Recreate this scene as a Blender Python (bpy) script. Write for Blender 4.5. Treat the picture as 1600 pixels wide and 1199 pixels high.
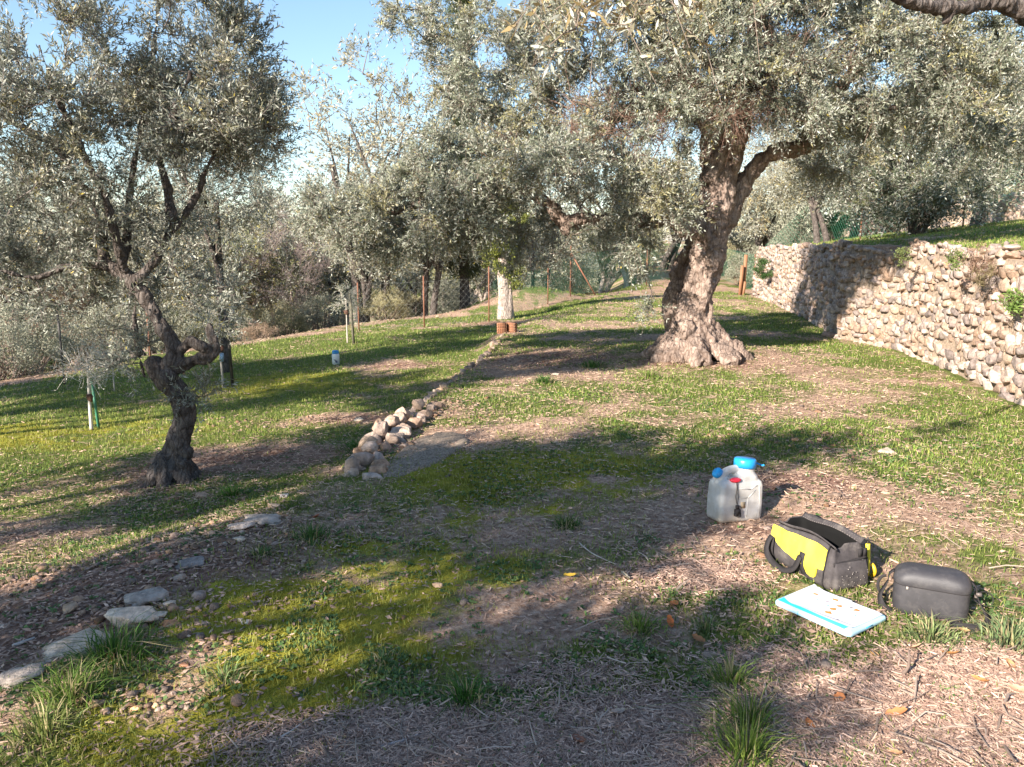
import bpy, math, random
import numpy as np
from mathutils import Vector, Matrix

for o in list(bpy.data.objects): bpy.data.objects.remove(o)
SC = bpy.context.scene
COL = SC.collection
rad = math.radians

# ---------------------------------------------------------------- camera, sky, sun, exposure
CAMZ = 1.6
FPX = 1202.0                       # focal length in pixels of a 1600 px wide frame
HORV = 393.0                       # row of the horizon
PITCH = math.atan((599.5 - HORV) / FPX)
cd = bpy.data.cameras.new('camera'); cam = bpy.data.objects.new('camera', cd); COL.objects.link(cam)
cam.location = (0, 0, CAMZ); cam.rotation_euler = (math.pi / 2 - PITCH, 0, 0)
cd.sensor_width = 36; cd.lens = FPX / 1600 * 36; cd.clip_start = 0.05; cd.clip_end = 6000
SC.camera = cam

SUN_EL, SUN_AZ = rad(25), rad(180 + 42)          # azimuth clockwise from +Y: the sun stands behind and left
sdir = Vector((math.sin(SUN_AZ) * math.cos(SUN_EL), math.cos(SUN_AZ) * math.cos(SUN_EL), math.sin(SUN_EL)))
W = bpy.data.worlds.new("World"); SC.world = W; W.use_nodes = True
nt = W.node_tree; bg = nt.nodes['Background']
sk = nt.nodes.new('ShaderNodeTexSky'); sk.sky_type = 'NISHITA'; sk.sun_disc = False
sk.sun_elevation = SUN_EL; sk.sun_rotation = SUN_AZ; sk.air_density = 1.15; sk.dust_density = 0.15; sk.ozone_density = 2.6
nt.links.new(sk.outputs[0], bg.inputs[0]); bg.inputs[1].default_value = 0.085
sl = bpy.data.lights.new('sun', 'SUN'); sl.energy = 5.0; sl.angle = rad(0.53); sl.color = (1.0, 0.90, 0.79)
so = bpy.data.objects.new('sun', sl); COL.objects.link(so); so.rotation_euler = sdir.to_track_quat('Z', 'Y').to_euler()
so.location = (-20, -20, 20)
SC.view_settings.view_transform = 'Standard'; SC.view_settings.look = 'None'
SC.view_settings.exposure = 1.55; SC.view_settings.gamma = 1
SC.render.engine = 'CYCLES'
cy = SC.cycles
cy.max_bounces = 6; cy.diffuse_bounces = 3; cy.glossy_bounces = 2; cy.transmission_bounces = 3; cy.transparent_max_bounces = 4
cy.caustics_reflective = False; cy.caustics_refractive = False
cy.use_denoising = True
try: cy.denoiser = 'OPENIMAGEDENOISE'; cy.denoising_input_passes = 'RGB_ALBEDO_NORMAL'
except Exception: pass

# ---------------------------------------------------------------- tags
def tag(o, label=None, cat=None, group=None, kind=None):
    if label: o['label'] = label
    if cat: o['category'] = cat
    if group: o['group'] = group
    if kind: o['kind'] = kind
    return o
def thing(name, label, cat, loc=(0, 0, 0), rz=0, group=None):
    o = bpy.data.objects.new(name, None); COL.objects.link(o); o.empty_display_size = 0.1
    o.location = loc; o.rotation_euler = (0, 0, rz)
    return tag(o, label, cat, group)
def copy_tree(o, parent=None):
    c = o.copy(); COL.objects.link(c); c.parent = parent
    for ch in list(o.children): copy_tree(ch, c)
    return c

# ---------------------------------------------------------------- mesh making
def mk(name, V, F, mat=None, col=None, smooth=False, parent=None, mats=None, midx=None):
    V = np.asarray(V, dtype=np.float32)
    if not isinstance(F, list): F = [F]
    F = [np.asarray(f, dtype=np.int32) for f in F if len(f)]
    me = bpy.data.meshes.new(name)
    me.vertices.add(len(V)); me.vertices.foreach_set('co', V.ravel())
    loops = np.concatenate([f.ravel() for f in F])
    tot = np.concatenate([np.full(len(f), f.shape[1], np.int32) for f in F])
    start = np.concatenate([[0], np.cumsum(tot)[:-1]]).astype(np.int32)
    me.loops.add(len(loops)); me.loops.foreach_set('vertex_index', loops)
    me.polygons.add(len(tot)); me.polygons.foreach_set('loop_start', start)
    if smooth: me.polygons.foreach_set('use_smooth', np.ones(len(tot), dtype=bool))
    if midx is not None: me.polygons.foreach_set('material_index', np.asarray(midx, dtype=np.int32))
    if col is not None:
        a = me.color_attributes.new('Col', 'FLOAT_COLOR', 'POINT')
        c = np.ones((len(V), 4), np.float32); c[:, :3] = col
        a.data.foreach_set('color', c.ravel())
    for m in (mats or ([mat] if mat else [])): me.materials.append(m)
    me.update(calc_edges=True)
    o = bpy.data.objects.new(name, me); COL.objects.link(o)
    if parent: o.parent = parent
    return o
class MB:
    """collects arrays of vertices, faces and colours"""
    def __init__(s): s.V = []; s.F = {}; s.C = []; s.n = 0
    def add(s, V, F, col=None):
        V = np.asarray(V, float); fs = F if isinstance(F, list) else [F]
        for f in fs:
            f = np.asarray(f)
            if len(f): s.F.setdefault(f.shape[1], []).append(f + s.n)
        s.V.append(V)
        c = np.ones((len(V), 3)) * (np.array(col) if col is not None else np.array([.5, .5, .5]))
        s.C.append(c); s.n += len(V); return s
    def build(s, name, mat, parent=None, smooth=False, col=True):
        return mk(name, np.concatenate(s.V), [np.concatenate(v) for v in s.F.values()], mat, np.concatenate(s.C) if col else None, smooth, parent)

# ---------------------------------------------------------------- numpy noise
def _h(ix, iy, iz, seed):
    n = (ix.astype(np.int64) * 73856093) ^ (iy.astype(np.int64) * 19349663) ^ (iz.astype(np.int64) * 83492791) ^ (seed * 2654435761)
    n &= 0xffffffff
    n = (n ^ (n >> 15)) * 0x2c1b3c6d & 0xffffffff
    n = (n ^ (n >> 12)) * 0x297a2d39 & 0xffffffff
    n = n ^ (n >> 15)
    return (n & 0xffffff) / float(0xffffff)
def vnoise(P, scale=1.0, seed=0):
    P = np.asarray(P, float) * scale
    i = np.floor(P).astype(np.int64); f = P - i; f = f * f * (3 - 2 * f)
    r = 0
    for a in (0, 1):
        wx = f[:, 0] if a else 1 - f[:, 0]
        for b in (0, 1):
            wy = f[:, 1] if b else 1 - f[:, 1]
            for c in (0, 1):
                wz = f[:, 2] if c else 1 - f[:, 2]
                r = r + wx * wy * wz * _h(i[:, 0] + a, i[:, 1] + b, i[:, 2] + c, seed)
    return r * 2 - 1
def fbm(P, scale=1.0, octv=4, seed=0):
    r = 0; a = 1.0
    for k in range(octv):
        r = r + a * vnoise(P, scale * 2 ** k, seed + k * 17); a *= 0.5
    return r
def n2(x, y, scale, octv=3, seed=0):
    x = np.asarray(x, float); y = np.asarray(y, float); sh = x.shape; a = x.ravel(); b = y.ravel()
    return fbm(np.stack([a, b, np.zeros_like(a) + seed * 3.7], 1), scale, octv, seed).reshape(sh)
def sstep(a, b, x):
    t = np.clip((x - a) / (b - a), 0, 1); return t * t * (3 - 2 * t)

# ---------------------------------------------------------------- the photo's geometry: rays from the camera
cp, sp = math.cos(PITCH), math.sin(PITCH)
def ray(u, v):
    a = (u - 800) / FPX; b = (599.5 - v) / FPX
    return np.array([a, cp + b * sp, -sp + b * cp])
def at(u, v, Y):
    """the point at distance Y (along +Y) seen at pixel u, v"""
    d = ray(u, v); t = Y / d[1]
    return np.array([0, 0, CAMZ]) + d * t
def onz(u, v, z):
    d = ray(u, v); t = (z - CAMZ) / d[2]
    return np.array([0, 0, CAMZ]) + d * t

# ---------------------------------------------------------------- terrain
EDGE = np.array([[-7, -7], [-4.2, -1.0]] + [list(onz(u, v, 0)[:2]) for u, v in
        ((0, 1085), (90, 1015), (200, 958), (300, 880), (370, 825), (440, 790), (560, 742), (592, 690), (650, 645), (700, 605), (760, 555), (800, 515))] + [[3.5, 26], [9, 45]])
BASE = np.array([[3.6, -12], [4.4, 0], [5.0, 5.0], [5.55, 8.3], [6.0, 10.3], [6.35, 12.6], [6.15, 14.4], [7.0, 18], [8.2, 24], [8.9, 28.5], [12, 42], [20, 80]])
BND = np.array([[-40, 2], [-14, 9.5], [-8.3, 12.8], [-6.0, 16.5], [-3.0, 22.0], [0.5, 23.5], [2.0, 25.5], [5, 29], [20, 36]])
def sdist(x, y, L):
    best = np.full(x.shape, 1e9); sgn = np.ones(x.shape)
    for (ax, ay), (bx, by) in zip(L[:-1], L[1:]):
        dx, dy = bx - ax, by - ay; l2 = dx * dx + dy * dy
        t = np.clip(((x - ax) * dx + (y - ay) * dy) / l2, 0, 1)
        ex, ey = x - ax - t * dx, y - ay - t * dy
        d = np.hypot(ex, ey); m = d < best - 1e-9
        best = np.where(m, d, best); sgn = np.where(m, np.sign(dx * (y - ay) - dy * (x - ax)), sgn)
    return best * sgn            # positive on the left hand side of the line
def gz(x, y, fine=True):
    x = np.atleast_1d(np.asarray(x, float)); y = np.atleast_1d(np.asarray(y, float))
    s = sdist(x, y, EDGE)                       # + = lower terrace
    wid = np.interp(y, [3, 5.2, 5.8, 12, 16, 24], [1.5, 1.0, 0.10, 0.14, 0.8, 2.0])
    drop = np.interp(y, [1, 4, 5.6, 11, 16, 24], [0.10, 0.16, 0.36, 0.36, 0.28, 0.15])
    low = drop + 0.04 * np.clip(s, 0, 11)
    z = -low * sstep(0, 1, np.clip(s, 0, None) / wid)
    z = z + 0.03 * n2(x, y, 0.45, 2, 3)
    b = sdist(x, y, BND)                        # + = beyond the fence
    bb = np.clip(b, 0, None)
    left = sstep(3.0, -4.0, x - 0.12 * y)
    z = z - left * np.minimum(0.15 * bb * sstep(0, 5, bb), 9)
    z = z + (1 - left) * np.minimum(0.075 * bb, 3.5)
    z = z + 0.75 * np.exp(-(((x - 0.2) / 2.6) ** 2 + ((y - 27.2) / 2.3) ** 2)) * sstep(0, 2.0, b)
    w = -sdist(x, y, BASE)                      # + = behind the tall wall
    soft = np.interp(y, [26, 32], [0.06, 4.0])
    up = np.interp(y, [8, 14], [1.53, 1.68]) + 0.12 * np.clip(w, 0, 12)
    k = sstep(0, 1, (w - 0.10) / soft)
    z = z * (1 - k) + up * k
    # mound of roots round the big olive
    z = z + 0.20 * np.exp(-((x - 3.0) ** 2 + (y - 12.1) ** 2) / 1.5)
    # spoil and hole by the water carrier
    cx, cy_ = 1.75, 4.72
    z = z + 0.045 * np.exp(-(((x - cx) / .22) ** 2 + ((y - cy_) / .18) ** 2)) * (1 + .5 * n2(x, y, 14, 2, 9))
    if fine:
        z = z + 0.010 * n2(x, y, 3.1, 3, 5) + 0.004 * n2(x, y, 19, 2, 8)
    return z
def g1(x, y): return float(gz(x, y)[0])
def G(u, v):
    d = ray(u, v)
    ts = np.exp(np.linspace(math.log(1.0), math.log(400), 1500))
    P = np.array([0, 0, CAMZ]) + d[None] * ts[:, None]
    below = P[:, 2] < gz(P[:, 0], P[:, 1])
    i = int(np.argmax(below)) if below.any() else len(ts) - 1
    lo, hi = ts[max(i - 1, 0)], ts[i]
    for _ in range(12):
        m = (lo + hi) / 2; p = np.array([0, 0, CAMZ]) + d * m
        if p[2] < g1(p[0], p[1]): hi = m
        else: lo = m
    p = np.array([0, 0, CAMZ]) + d * hi
    return np.array([p[0], p[1], g1(p[0], p[1])])

# ---------------------------------------------------------------- materials
def newmat(name):
    m = bpy.data.materials.new(name); m.use_nodes = True
    return m, m.node_tree, m.node_tree.nodes['Principled BSDF']
def N(nt, t, **kw):
    n = nt.nodes.new(t)
    for k, v in kw.items(): setattr(n, k, v)
    return n
def ramp(nt, stops, fac):
    r = N(nt, 'ShaderNodeValToRGB'); e = r.color_ramp.elements
    while len(e) < len(stops): e.new(0.5)
    for i, (p, c) in enumerate(stops): e[i].position = p; e[i].color = (*c, 1)
    nt.links.new(fac, r.inputs[0]); return r.outputs[0]
def texco(nt, which='Object', scale=None):
    c = N(nt, 'ShaderNodeTexCoord'); 
    if scale is None: return c.outputs[which]
    mp = N(nt, 'ShaderNodeMapping'); mp.inputs['Scale'].default_value = scale
    nt.links.new(c.outputs[which], mp.inputs[0]); return mp.outputs[0]
def noise(nt, co, scale, detail=4, rough=.6):
    n = N(nt, 'ShaderNodeTexNoise'); n.inputs['Scale'].default_value = scale; n.inputs['Detail'].default_value = detail
    n.inputs['Roughness'].default_value = rough; nt.links.new(co, n.inputs['Vector']); return n.outputs[0]
def mixc(nt, a, b, fac, mode='MIX'):
    m = N(nt, 'ShaderNodeMix', data_type='RGBA', blend_type=mode)
    for s, x in ((6, a), (7, b), (0, fac)):
        if hasattr(x, 'node'): nt.links.new(x, m.inputs[s])
        elif s == 0: m.inputs[0].default_value = x
        else: m.inputs[s].default_value = (*x, 1)
    return m.outputs[2]
def bump(nt, h, strength, dist, normal=None):
    b = N(nt, 'ShaderNodeBump'); b.inputs['Strength'].default_value = strength; b.inputs['Distance'].default_value = dist
    nt.links.new(h, b.inputs['Height'])
    if normal: nt.links.new(normal, b.inputs['Normal'])
    return b.outputs[0]
def colmat(name, rough=.8, nscale=30, namp=.25, bmp=0.0, bscale=60, transl=0, spec=.3, silver=None):
    """per-vertex colour attribute 'Col' x mottling; optional translucency and pale underside"""
    m, nt, p = newmat(name)
    a = N(nt, 'ShaderNodeAttribute', attribute_name='Col')
    co = texco(nt)
    nz = noise(nt, co, nscale, 4)
    v = ramp(nt, [(.3, (1 - namp,) * 3), (.7, (1 + namp,) * 3)], nz)
    c = mixc(nt, a.outputs['Color'], v, 1.0, 'MULTIPLY')
    if silver:
        gm = N(nt, 'ShaderNodeNewGeometry')
        c = mixc(nt, c, silver, gm.outputs['Backfacing'])
    nt.links.new(c, p.inputs['Base Color']); p.inputs['Roughness'].default_value = rough
    p.inputs['Specular IOR Level'].default_value = spec
    if bmp: nt.links.new(bump(nt, noise(nt, co, bscale, 5), bmp, .01), p.inputs['Normal'])
    if transl:
        t = N(nt, 'ShaderNodeBsdfTranslucent'); nt.links.new(c, t.inputs[0])
        ms = N(nt, 'ShaderNodeMixShader'); ms.inputs[0].default_value = transl
        nt.links.new(p.outputs[0], ms.inputs[1]); nt.links.new(t.outputs[0], ms.inputs[2])
        nt.links.new(ms.outputs[0], nt.nodes['Material Output'].inputs[0])
    return m
def plain(name, c, rough=.5, spec=.5, namp=.12, nscale=25, bmp=.0, bscale=200, dirt=None, sub=0, trans=0):
    m, nt, p = newmat(name); co = texco(nt); nz = noise(nt, co, nscale, 5)
    cc = ramp(nt, [(.3, tuple(x * (1 - namp) for x in c)), (.7, tuple(min(1, x * (1 + namp)) for x in c))], nz)
    if dirt:
        nd = ramp(nt, [(.52, (0,) * 3), (.68, (1,) * 3)], noise(nt, co, nscale * .45, 6, .7))
        cc = mixc(nt, cc, dirt, nd)
    nt.links.new(cc, p.inputs['Base Color']); p.inputs['Roughness'].default_value = rough
    p.inputs['Specular IOR Level'].default_value = spec
    if bmp: nt.links.new(bump(nt, noise(nt, co, bscale, 3), bmp, .003), p.inputs['Normal'])
    if sub: p.inputs['Subsurface Weight'].default_value = sub; p.inputs['Subsurface Radius'].default_value = (.05, .05, .05); p.inputs['Subsurface Scale'].default_value = 1
    if trans: p.inputs['Transmission Weight'].default_value = trans
    return m

M_leaf = colmat('olive_leaf', rough=.5, nscale=3, namp=.12, transl=.22, spec=.5, silver=(.40, .41, .345))
M_fol = colmat('leaf_green', rough=.6, nscale=3, namp=.15, transl=.28, spec=.3)
M_grass = colmat('grass_blade', rough=.6, nscale=2, namp=.15, transl=.3, spec=.3)
M_litter = colmat('dead_matter', rough=.85, nscale=40, namp=.2, spec=.2)
M_stone = colmat('limestone', rough=.92, nscale=24, namp=.42, bmp=1.0, bscale=50, spec=.2)
M_twig = colmat('twig_bark', rough=.85, nscale=30, namp=.25, spec=.2)

def barkmat(name, light, dark, sc=1.0):
    m, nt, p = newmat(name)
    co = texco(nt, 'Object', (9 * sc, 9 * sc, 3.2 * sc))
    v = N(nt, 'ShaderNodeTexVoronoi', feature='DISTANCE_TO_EDGE'); v.inputs['Scale'].default_value = 1.6
    dn = noise(nt, co, 1.2, 3)
    av = N(nt, 'ShaderNodeMix', data_type='RGBA', blend_type='ADD'); av.inputs[0].default_value = .8
    nt.links.new(co, av.inputs[6]); nt.links.new(dn, av.inputs[7]); nt.links.new(av.outputs[2], v.inputs['Vector'])
    co2 = texco(nt)
    n1 = noise(nt, co2, 7 * sc, 6, .65)
    base = ramp(nt, [(.25, dark), (.48, tuple((a + b) / 2 for a, b in zip(light, dark))), (.66, light)], n1)
    crack = ramp(nt, [(.0, (.55, .5, .47)), (.12, (1, 1, 1))], v.outputs[0])
    c = mixc(nt, base, crack, 1.0, 'MULTIPLY')
    fine = ramp(nt, [(.3, (.75,) * 3), (.7, (1.2,) * 3)], noise(nt, co2, 60 * sc, 4))
    c = mixc(nt, c, fine, 1.0, 'MULTIPLY')
    nt.links.new(c, p.inputs['Base Color']); p.inputs['Roughness'].default_value = .9; p.inputs['Specular IOR Level'].default_value = .15
    h = ramp(nt, [(0, (0,) * 3), (.25, (1,) * 3)], v.outputs[0])
    b1 = bump(nt, h, .7, .012); b2 = bump(nt, noise(nt, co2, 35 * sc, 5, .7), .8, .012, b1)
    nt.links.new(b2, p.inputs['Normal'])
    return m
M_bark = barkmat('pale_olive_bark', (.37, .285, .235), (.115, .085, .07))
M_bark2 = barkmat('grey_olive_bark', (.17, .145, .13), (.05, .042, .038), 1.6)
M_barkw = barkmat('pale_cypress_bark', (.55, .48, .42), (.26, .2, .17), 1.2)
# ---------------------------------------------------------------- ground kinds
_pt = {}
def gp(u, v):
    if (u, v) not in _pt: _pt[(u, v)] = G(u, v)
    return _pt[(u, v)]
def blobs(x, y, L):
    r = np.zeros_like(x)
    for u, v, rx, ry, w in L:
        c = gp(u, v); r = np.maximum(r, w * np.exp(-(((x - c[0]) / rx) ** 2 + ((y - c[1]) / ry) ** 2)))
    return r
GR = [(560, 700, .7, .8, 1.0), (900, 490, 2, 2.5, .75), (880, 570, .5, .5, .8), (930, 605, .6, .5, .7), (1350, 560, .9, 1.0, .75), (1210, 510, 1.5, 2.2, .85),
      (850, 600, .4, .35, .8), (850, 700, 1.2, 1.0, .65), (1000, 800, .5, .4, .6), (1500, 800, .9, .9, .62), (1330, 640, 1.3, .7, .55), (150, 1050, .5, .35, 1.0), (250, 1010, .25, .2, .9),
      (950, 650, .8, .6, .6), (1150, 620, 1.5, .8, .5), (700, 980, .8, .5, .5), (370, 1060, .3, .25, .6), (1440, 990, .25, .15, .6), (1560, 990, .3, .2, .6), (760, 1090, .25, .2, .4),
      (100, 1180, .6, .3, .8), (500, 760, .6, .5, .6), (100, 780, 1.2, .9, .6), (1010, 585, .3, .4, .7)]
MO = [(830, 740, 1.0, .6, 1.0), (450, 960, .6, .45, 1.0), (650, 880, .6, .45, 1.0), (550, 950, .6, .4, 1.1), (380, 1080, .45, .3, 1.1), (600, 1010, .35, .2, .8), (300, 1150, .4, .25, 1.0), (460, 1030, .4, .3, 1.0),
      (750, 800, .7, .45, .7), (950, 720, .6, .4, .6), (700, 1020, .4, .2, .5), (60, 680, 2.0, 1.0, .6), (420, 600, 2.5, 1.5, .5)]
SO = [(270, 745, 1.2, .9, .95), (430, 715, 1.3, .45, .9), (640, 570, 1.6, .5, .8), (560, 655, 1.2, .35, .9), (1090, 560, 1.3, .9, 1.0), (860, 560, 1.6, 1.3, .85), (650, 700, .5, .35, 1.0),
      (250, 880, 1.0, .5, .9), (80, 960, .7, .5, .9), (1250, 750, .5, .35, 1.1), (1205, 765, .35, .25, 1.3), (1150, 830, .4, .12, 1.0), (1100, 900, .5, .35, .7), (700, 640, .4, .5, .7), (30, 840, .6, .4, .6), (780, 505, 1.5, .7, .9),
      (1420, 585, .5, .6, .6), (330, 830, .6, .3, .8)]
LI = [(700, 1160, .9, .22, 1.0), (1000, 1150, .6, .3, 1.0), (1400, 1120, .75, .35, 1.2), (1550, 1060, .5, .3, 1.0), (1200, 1040, .35, .2, .8), (1100, 900, .45, .3, .8), (1300, 960, .5, .25, .5), (900, 1060, .4, .2, .6)]
PE = [(300, 850, .7, .35, .8), (200, 960, .5, .3, .9), (60, 900, .8, .5, .8), (640, 700, .45, .3, 1.0), (700, 640, .4, .8, .7), (1280, 780, .3, .2, .5), (870, 560, 1.4, 1.0, .45), (340, 1000, .2, .12, .9), (220, 1090, .2, .1, .9),
      (1300, 690, 1.3, .6, .4), (430, 660, 1.6, .4, .5), (330, 800, .8, .5, .6), (1350, 640, 1.2, .5, .3)]
def kinds(x, y):
    s = sdist(x, y, EDGE); b = sdist(x, y, BND); w = -sdist(x, y, BASE)
    nA = n2(x, y, .9, 4, 21); nB = n2(x, y, 3.2, 3, 31)
    so_ = np.clip(blobs(x, y, SO) * (1 + .4 * nB), 0, 1)
    low = sstep(.25, .9, s) * sstep(5.2, 6.6, y + .25 * np.abs(x))
    g = np.maximum(blobs(x, y, GR), low * (.95 - .9 * so_))
    g = np.maximum(g, (.58 * (w < 0) * (y > 1) * (1 - .55 * sstep(.35, .75, blobs(x, y, LI)))))
    g = g * (1 - .75 * so_)
    g = np.where(w > .3, .8, g)
    g = np.where(b > .5, .42 + .2 * sstep(0, 1, nA), g)
    m = blobs(x, y, MO)
    l = blobs(x, y, LI); p = blobs(x, y, PE)
    g = np.clip(g + .35 * nA + .25 * nB - .25 * l, 0, 1); m = np.clip(m * (1 + .7 * nB) , 0, 1)
    return g, m, so_, np.clip(l, 0, 1.2), np.clip(p * (1 + .5 * nA), 0, 1)

def axis(lo, hi, step, far, neg=0, gstep=1.09):
    a = list(np.arange(lo, hi, step)); s = step; x = hi
    while x < far: a.append(x); s *= gstep; x += s
    s = step; x = lo; pre = []
    while x > neg: s *= gstep; x -= s; pre.append(x)
    return np.array(pre[::-1] + a)
xs = axis(-5.5, 6.5, .045, 160, -160)
ys = np.concatenate([axis(1.6, 8, .035, 15.9, -30, 1.0 + .12)[:-1], np.arange(8, 8)])
ys = ys[ys < 8]; y_ = 8.0; st = .045
tail = []
while y_ < 260: tail.append(y_); y_ += st; st *= 1.018
ys = np.concatenate([ys, tail])
X, Y = np.meshgrid(xs, ys); xf, yf = X.ravel(), Y.ravel()
Z = gz(xf, yf)
kg, km, ks, kl, kp = kinds(xf, yf)
# soft turned earth
Z = Z + .012 * ks * n2(xf, yf, 9, 3, 44)
nx, ny = len(xs), len(ys)
I = np.arange(nx * ny).reshape(ny, nx)
FQ = np.stack([I[:-1, :-1], I[:-1, 1:], I[1:, 1:], I[1:, :-1]], -1).reshape(-1, 4)
def groundmat():
    m, nt, p = newmat('terrace_ground'); co = texco(nt)
    a = N(nt, 'ShaderNodeAttribute', attribute_name='Col'); s = N(nt, 'ShaderNodeSeparateColor'); nt.links.new(a.outputs['Color'], s.inputs[0])
    nf = noise(nt, co, 28, 6, .7); nm = noise(nt, co, 6, 5, .6); nv = noise(nt, co, 90, 4, .7)
    straw = ramp(nt, [(.3, (.17, .10, .07)), (.5, (.38, .25, .175)), (.68, (.58, .42, .32))], nf)
    soil = ramp(nt, [(.3, (.10, .058, .042)), (.5, (.24, .14, .10)), (.7, (.40, .26, .20))], nf)
    grass = ramp(nt, [(.3, (.04, .06, .014)), (.5, (.12, .155, .035)), (.72, (.24, .24, .08))], nf)
    moss = ramp(nt, [(.3, (.12, .12, .01)), (.5, (.26, .24, .03)), (.7, (.38, .34, .05))], nm)
    def th(chan, lo, hi, amp=.9):
        add = N(nt, 'ShaderNodeMath', operation='MULTIPLY_ADD'); nt.links.new(nm, add.inputs[0]); add.inputs[1].default_value = amp
        nt.links.new(chan, add.inputs[2])
        a2 = N(nt, 'ShaderNodeMath', operation='MULTIPLY_ADD'); nt.links.new(nv, a2.inputs[0]); a2.inputs[1].default_value = .5; nt.links.new(add.outputs[0], a2.inputs[2])
        mr = N(nt, 'ShaderNodeMapRange', interpolation_type='SMOOTHSTEP'); nt.links.new(a2.outputs[0], mr.inputs[0])
        mr.inputs[1].default_value = lo + (amp + .5) / 2; mr.inputs[2].default_value = hi + (amp + .5) / 2; return mr.outputs[0]
    c = mixc(nt, straw, soil, th(s.outputs[2], .35, .75))
    c = mixc(nt, c, grass, th(s.outputs[0], .25, .7))
    c = mixc(nt, c, moss, th(s.outputs[1], .22, .6))
    big = ramp(nt, [(.35, (.86,) * 3), (.65, (1.12,) * 3)], noise(nt, co, 1.1, 3))
    c = mixc(nt, c, big, 1.0, 'MULTIPLY')
    nt.links.new(c, p.inputs['Base Color']); p.inputs['Roughness'].default_value = .95; p.inputs['Specular IOR Level'].default_value = .1
    b1 = bump(nt, nv, .8, .012); nt.links.new(bump(nt, nf, .7, .02, b1), p.inputs['Normal'])
    return m
ground = mk('ground', np.stack([xf, yf, Z], 1), FQ, groundmat(), np.stack([kg, km, ks], 1), True)
tag(ground, kind='structure')

# far hillside across the valley, left
def hill():
    m, nt, p = newmat('far_hillside'); co = texco(nt)
    c = ramp(nt, [(.35, (.10, .12, .07)), (.5, (.17, .18, .12)), (.65, (.30, .28, .22))], noise(nt, co, .035, 8, .7))
    nt.links.new(c, p.inputs['Base Color']); p.inputs['Roughness'].default_value = 1
    nu, nr = 160, 24
    th = np.linspace(rad(-75), rad(60), nu); r = np.linspace(700, 1500, nr)
    T, R = np.meshgrid(th, r); t = (R - 700) / 800
    prof = 52 + 26 * n2(T * 3, T * 0, 1.2, 4, 61)
    prof = np.maximum(prof, 15)
    Zh = -30 + t * prof * 1.25 + 10 * n2(T * 40, R * .02, 1, 3, 5) * t
    V = np.stack([np.sin(T) * R, np.cos(T) * R, Zh], -1).reshape(-1, 3)
    I = np.arange(nu * nr).reshape(nr, nu)
    F = np.stack([I[:-1, :-1], I[:-1, 1:], I[1:, 1:], I[1:, :-1]], -1).reshape(-1, 4)
    tag(mk('hills', V, F, m, None, True), kind='structure')
hill()
# valley floor beyond the terraces, well below
vm = plain('valley', (.13, .14, .09), rough=1, namp=.4, nscale=.02)
vv = np.array([[-2500, 150, -12], [2500, 150, -12], [2500, 2500, -31], [-2500, 2500, -31], [-2500, -200, -12], [-100, -200, -12], [-100, 150, -12.0]])
tag(mk('valley_floor', vv, [np.array([[0, 1, 2, 3]]), np.array([[4, 5, 6, 0]])], vm), kind='structure')

# ---------------------------------------------------------------- stones
def blob_grid(n):
    """cube sphere: unit directions and quads"""
    V = []; F = []; 
    for ax in range(3):
        for sg in (-1, 1):
            a = np.linspace(-1, 1, n + 1); A, B = np.meshgrid(a, a); C = np.full_like(A, sg)
            p = [A * sg, B, C]; P = np.stack([p[(0 - ax) % 3], p[(1 - ax) % 3], p[(2 - ax) % 3]], -1).reshape(-1, 3)
            k = len(V) * (n + 1) ** 2; I = np.arange((n + 1) ** 2).reshape(n + 1, n + 1) + k
            V.append(P); F.append(np.stack([I[:-1, :-1], I[:-1, 1:], I[1:, 1:], I[1:, :-1]], -1).reshape(-1, 4))
    V = np.concatenate(V); F = np.concatenate(F)
    key = np.round(V * 1000).astype(np.int64); u, inv = np.unique(key, axis=0, return_inverse=True)
    inv = inv.ravel(); VV = np.zeros((len(u), 3)); VV[inv] = V
    return VV, inv[F]
BG = {n: blob_grid(n) for n in (1, 2, 3, 4, 5, 7, 10)}
def rock(n, size, seed, box=.5, rough=.12, cuts=8):
    V, F = BG[n]; D = V / np.linalg.norm(V, axis=1, keepdims=True)
    P = D * (1 - box) + V * box * .82
    s = np.array(size) / 2
    r = 1 + rough * 1.6 * vnoise(D + seed * 3.1, 1.3, seed) + rough * vnoise(D + seed, 3.1, seed + 5) + (rough * .5 * vnoise(D, 7, seed + 9) if n > 3 else 0)
    P = P * r[:, None]
    rg_ = np.random.default_rng(seed)
    for _ in range(cuts):
        nn = rg_.normal(size=3); nn /= np.linalg.norm(nn); dd = rg_.uniform(.55, .88)
        ex = np.clip(P @ nn - dd, 0, None); P = P - ex[:, None] * nn * .9
    return P * s, F
def rotm(rx, ry, rz):
    return np.array(Matrix.Rotation(rz, 3, 'Z') @ Matrix.Rotation(ry, 3, 'Y') @ Matrix.Rotation(rx, 3, 'X'))
STC0 = [(.62, .56, .51), (.56, .48, .42), (.68, .62, .57), (.50, .40, .33), (.44, .41, .39), (.58, .51, .46), (.35, .32, .31), (.62, .53, .43), (.52, .47, .45), (.46, .36, .28)]
STC = [tuple(q * f for q, f in zip(c, (.68, .60, .55))) for c in STC0]
def stonecol(rng): 
    c = np.array(STC[rng.integers(len(STC))]) * rng.uniform(.8, 1.12); return np.clip(c, 0, .75)

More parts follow.
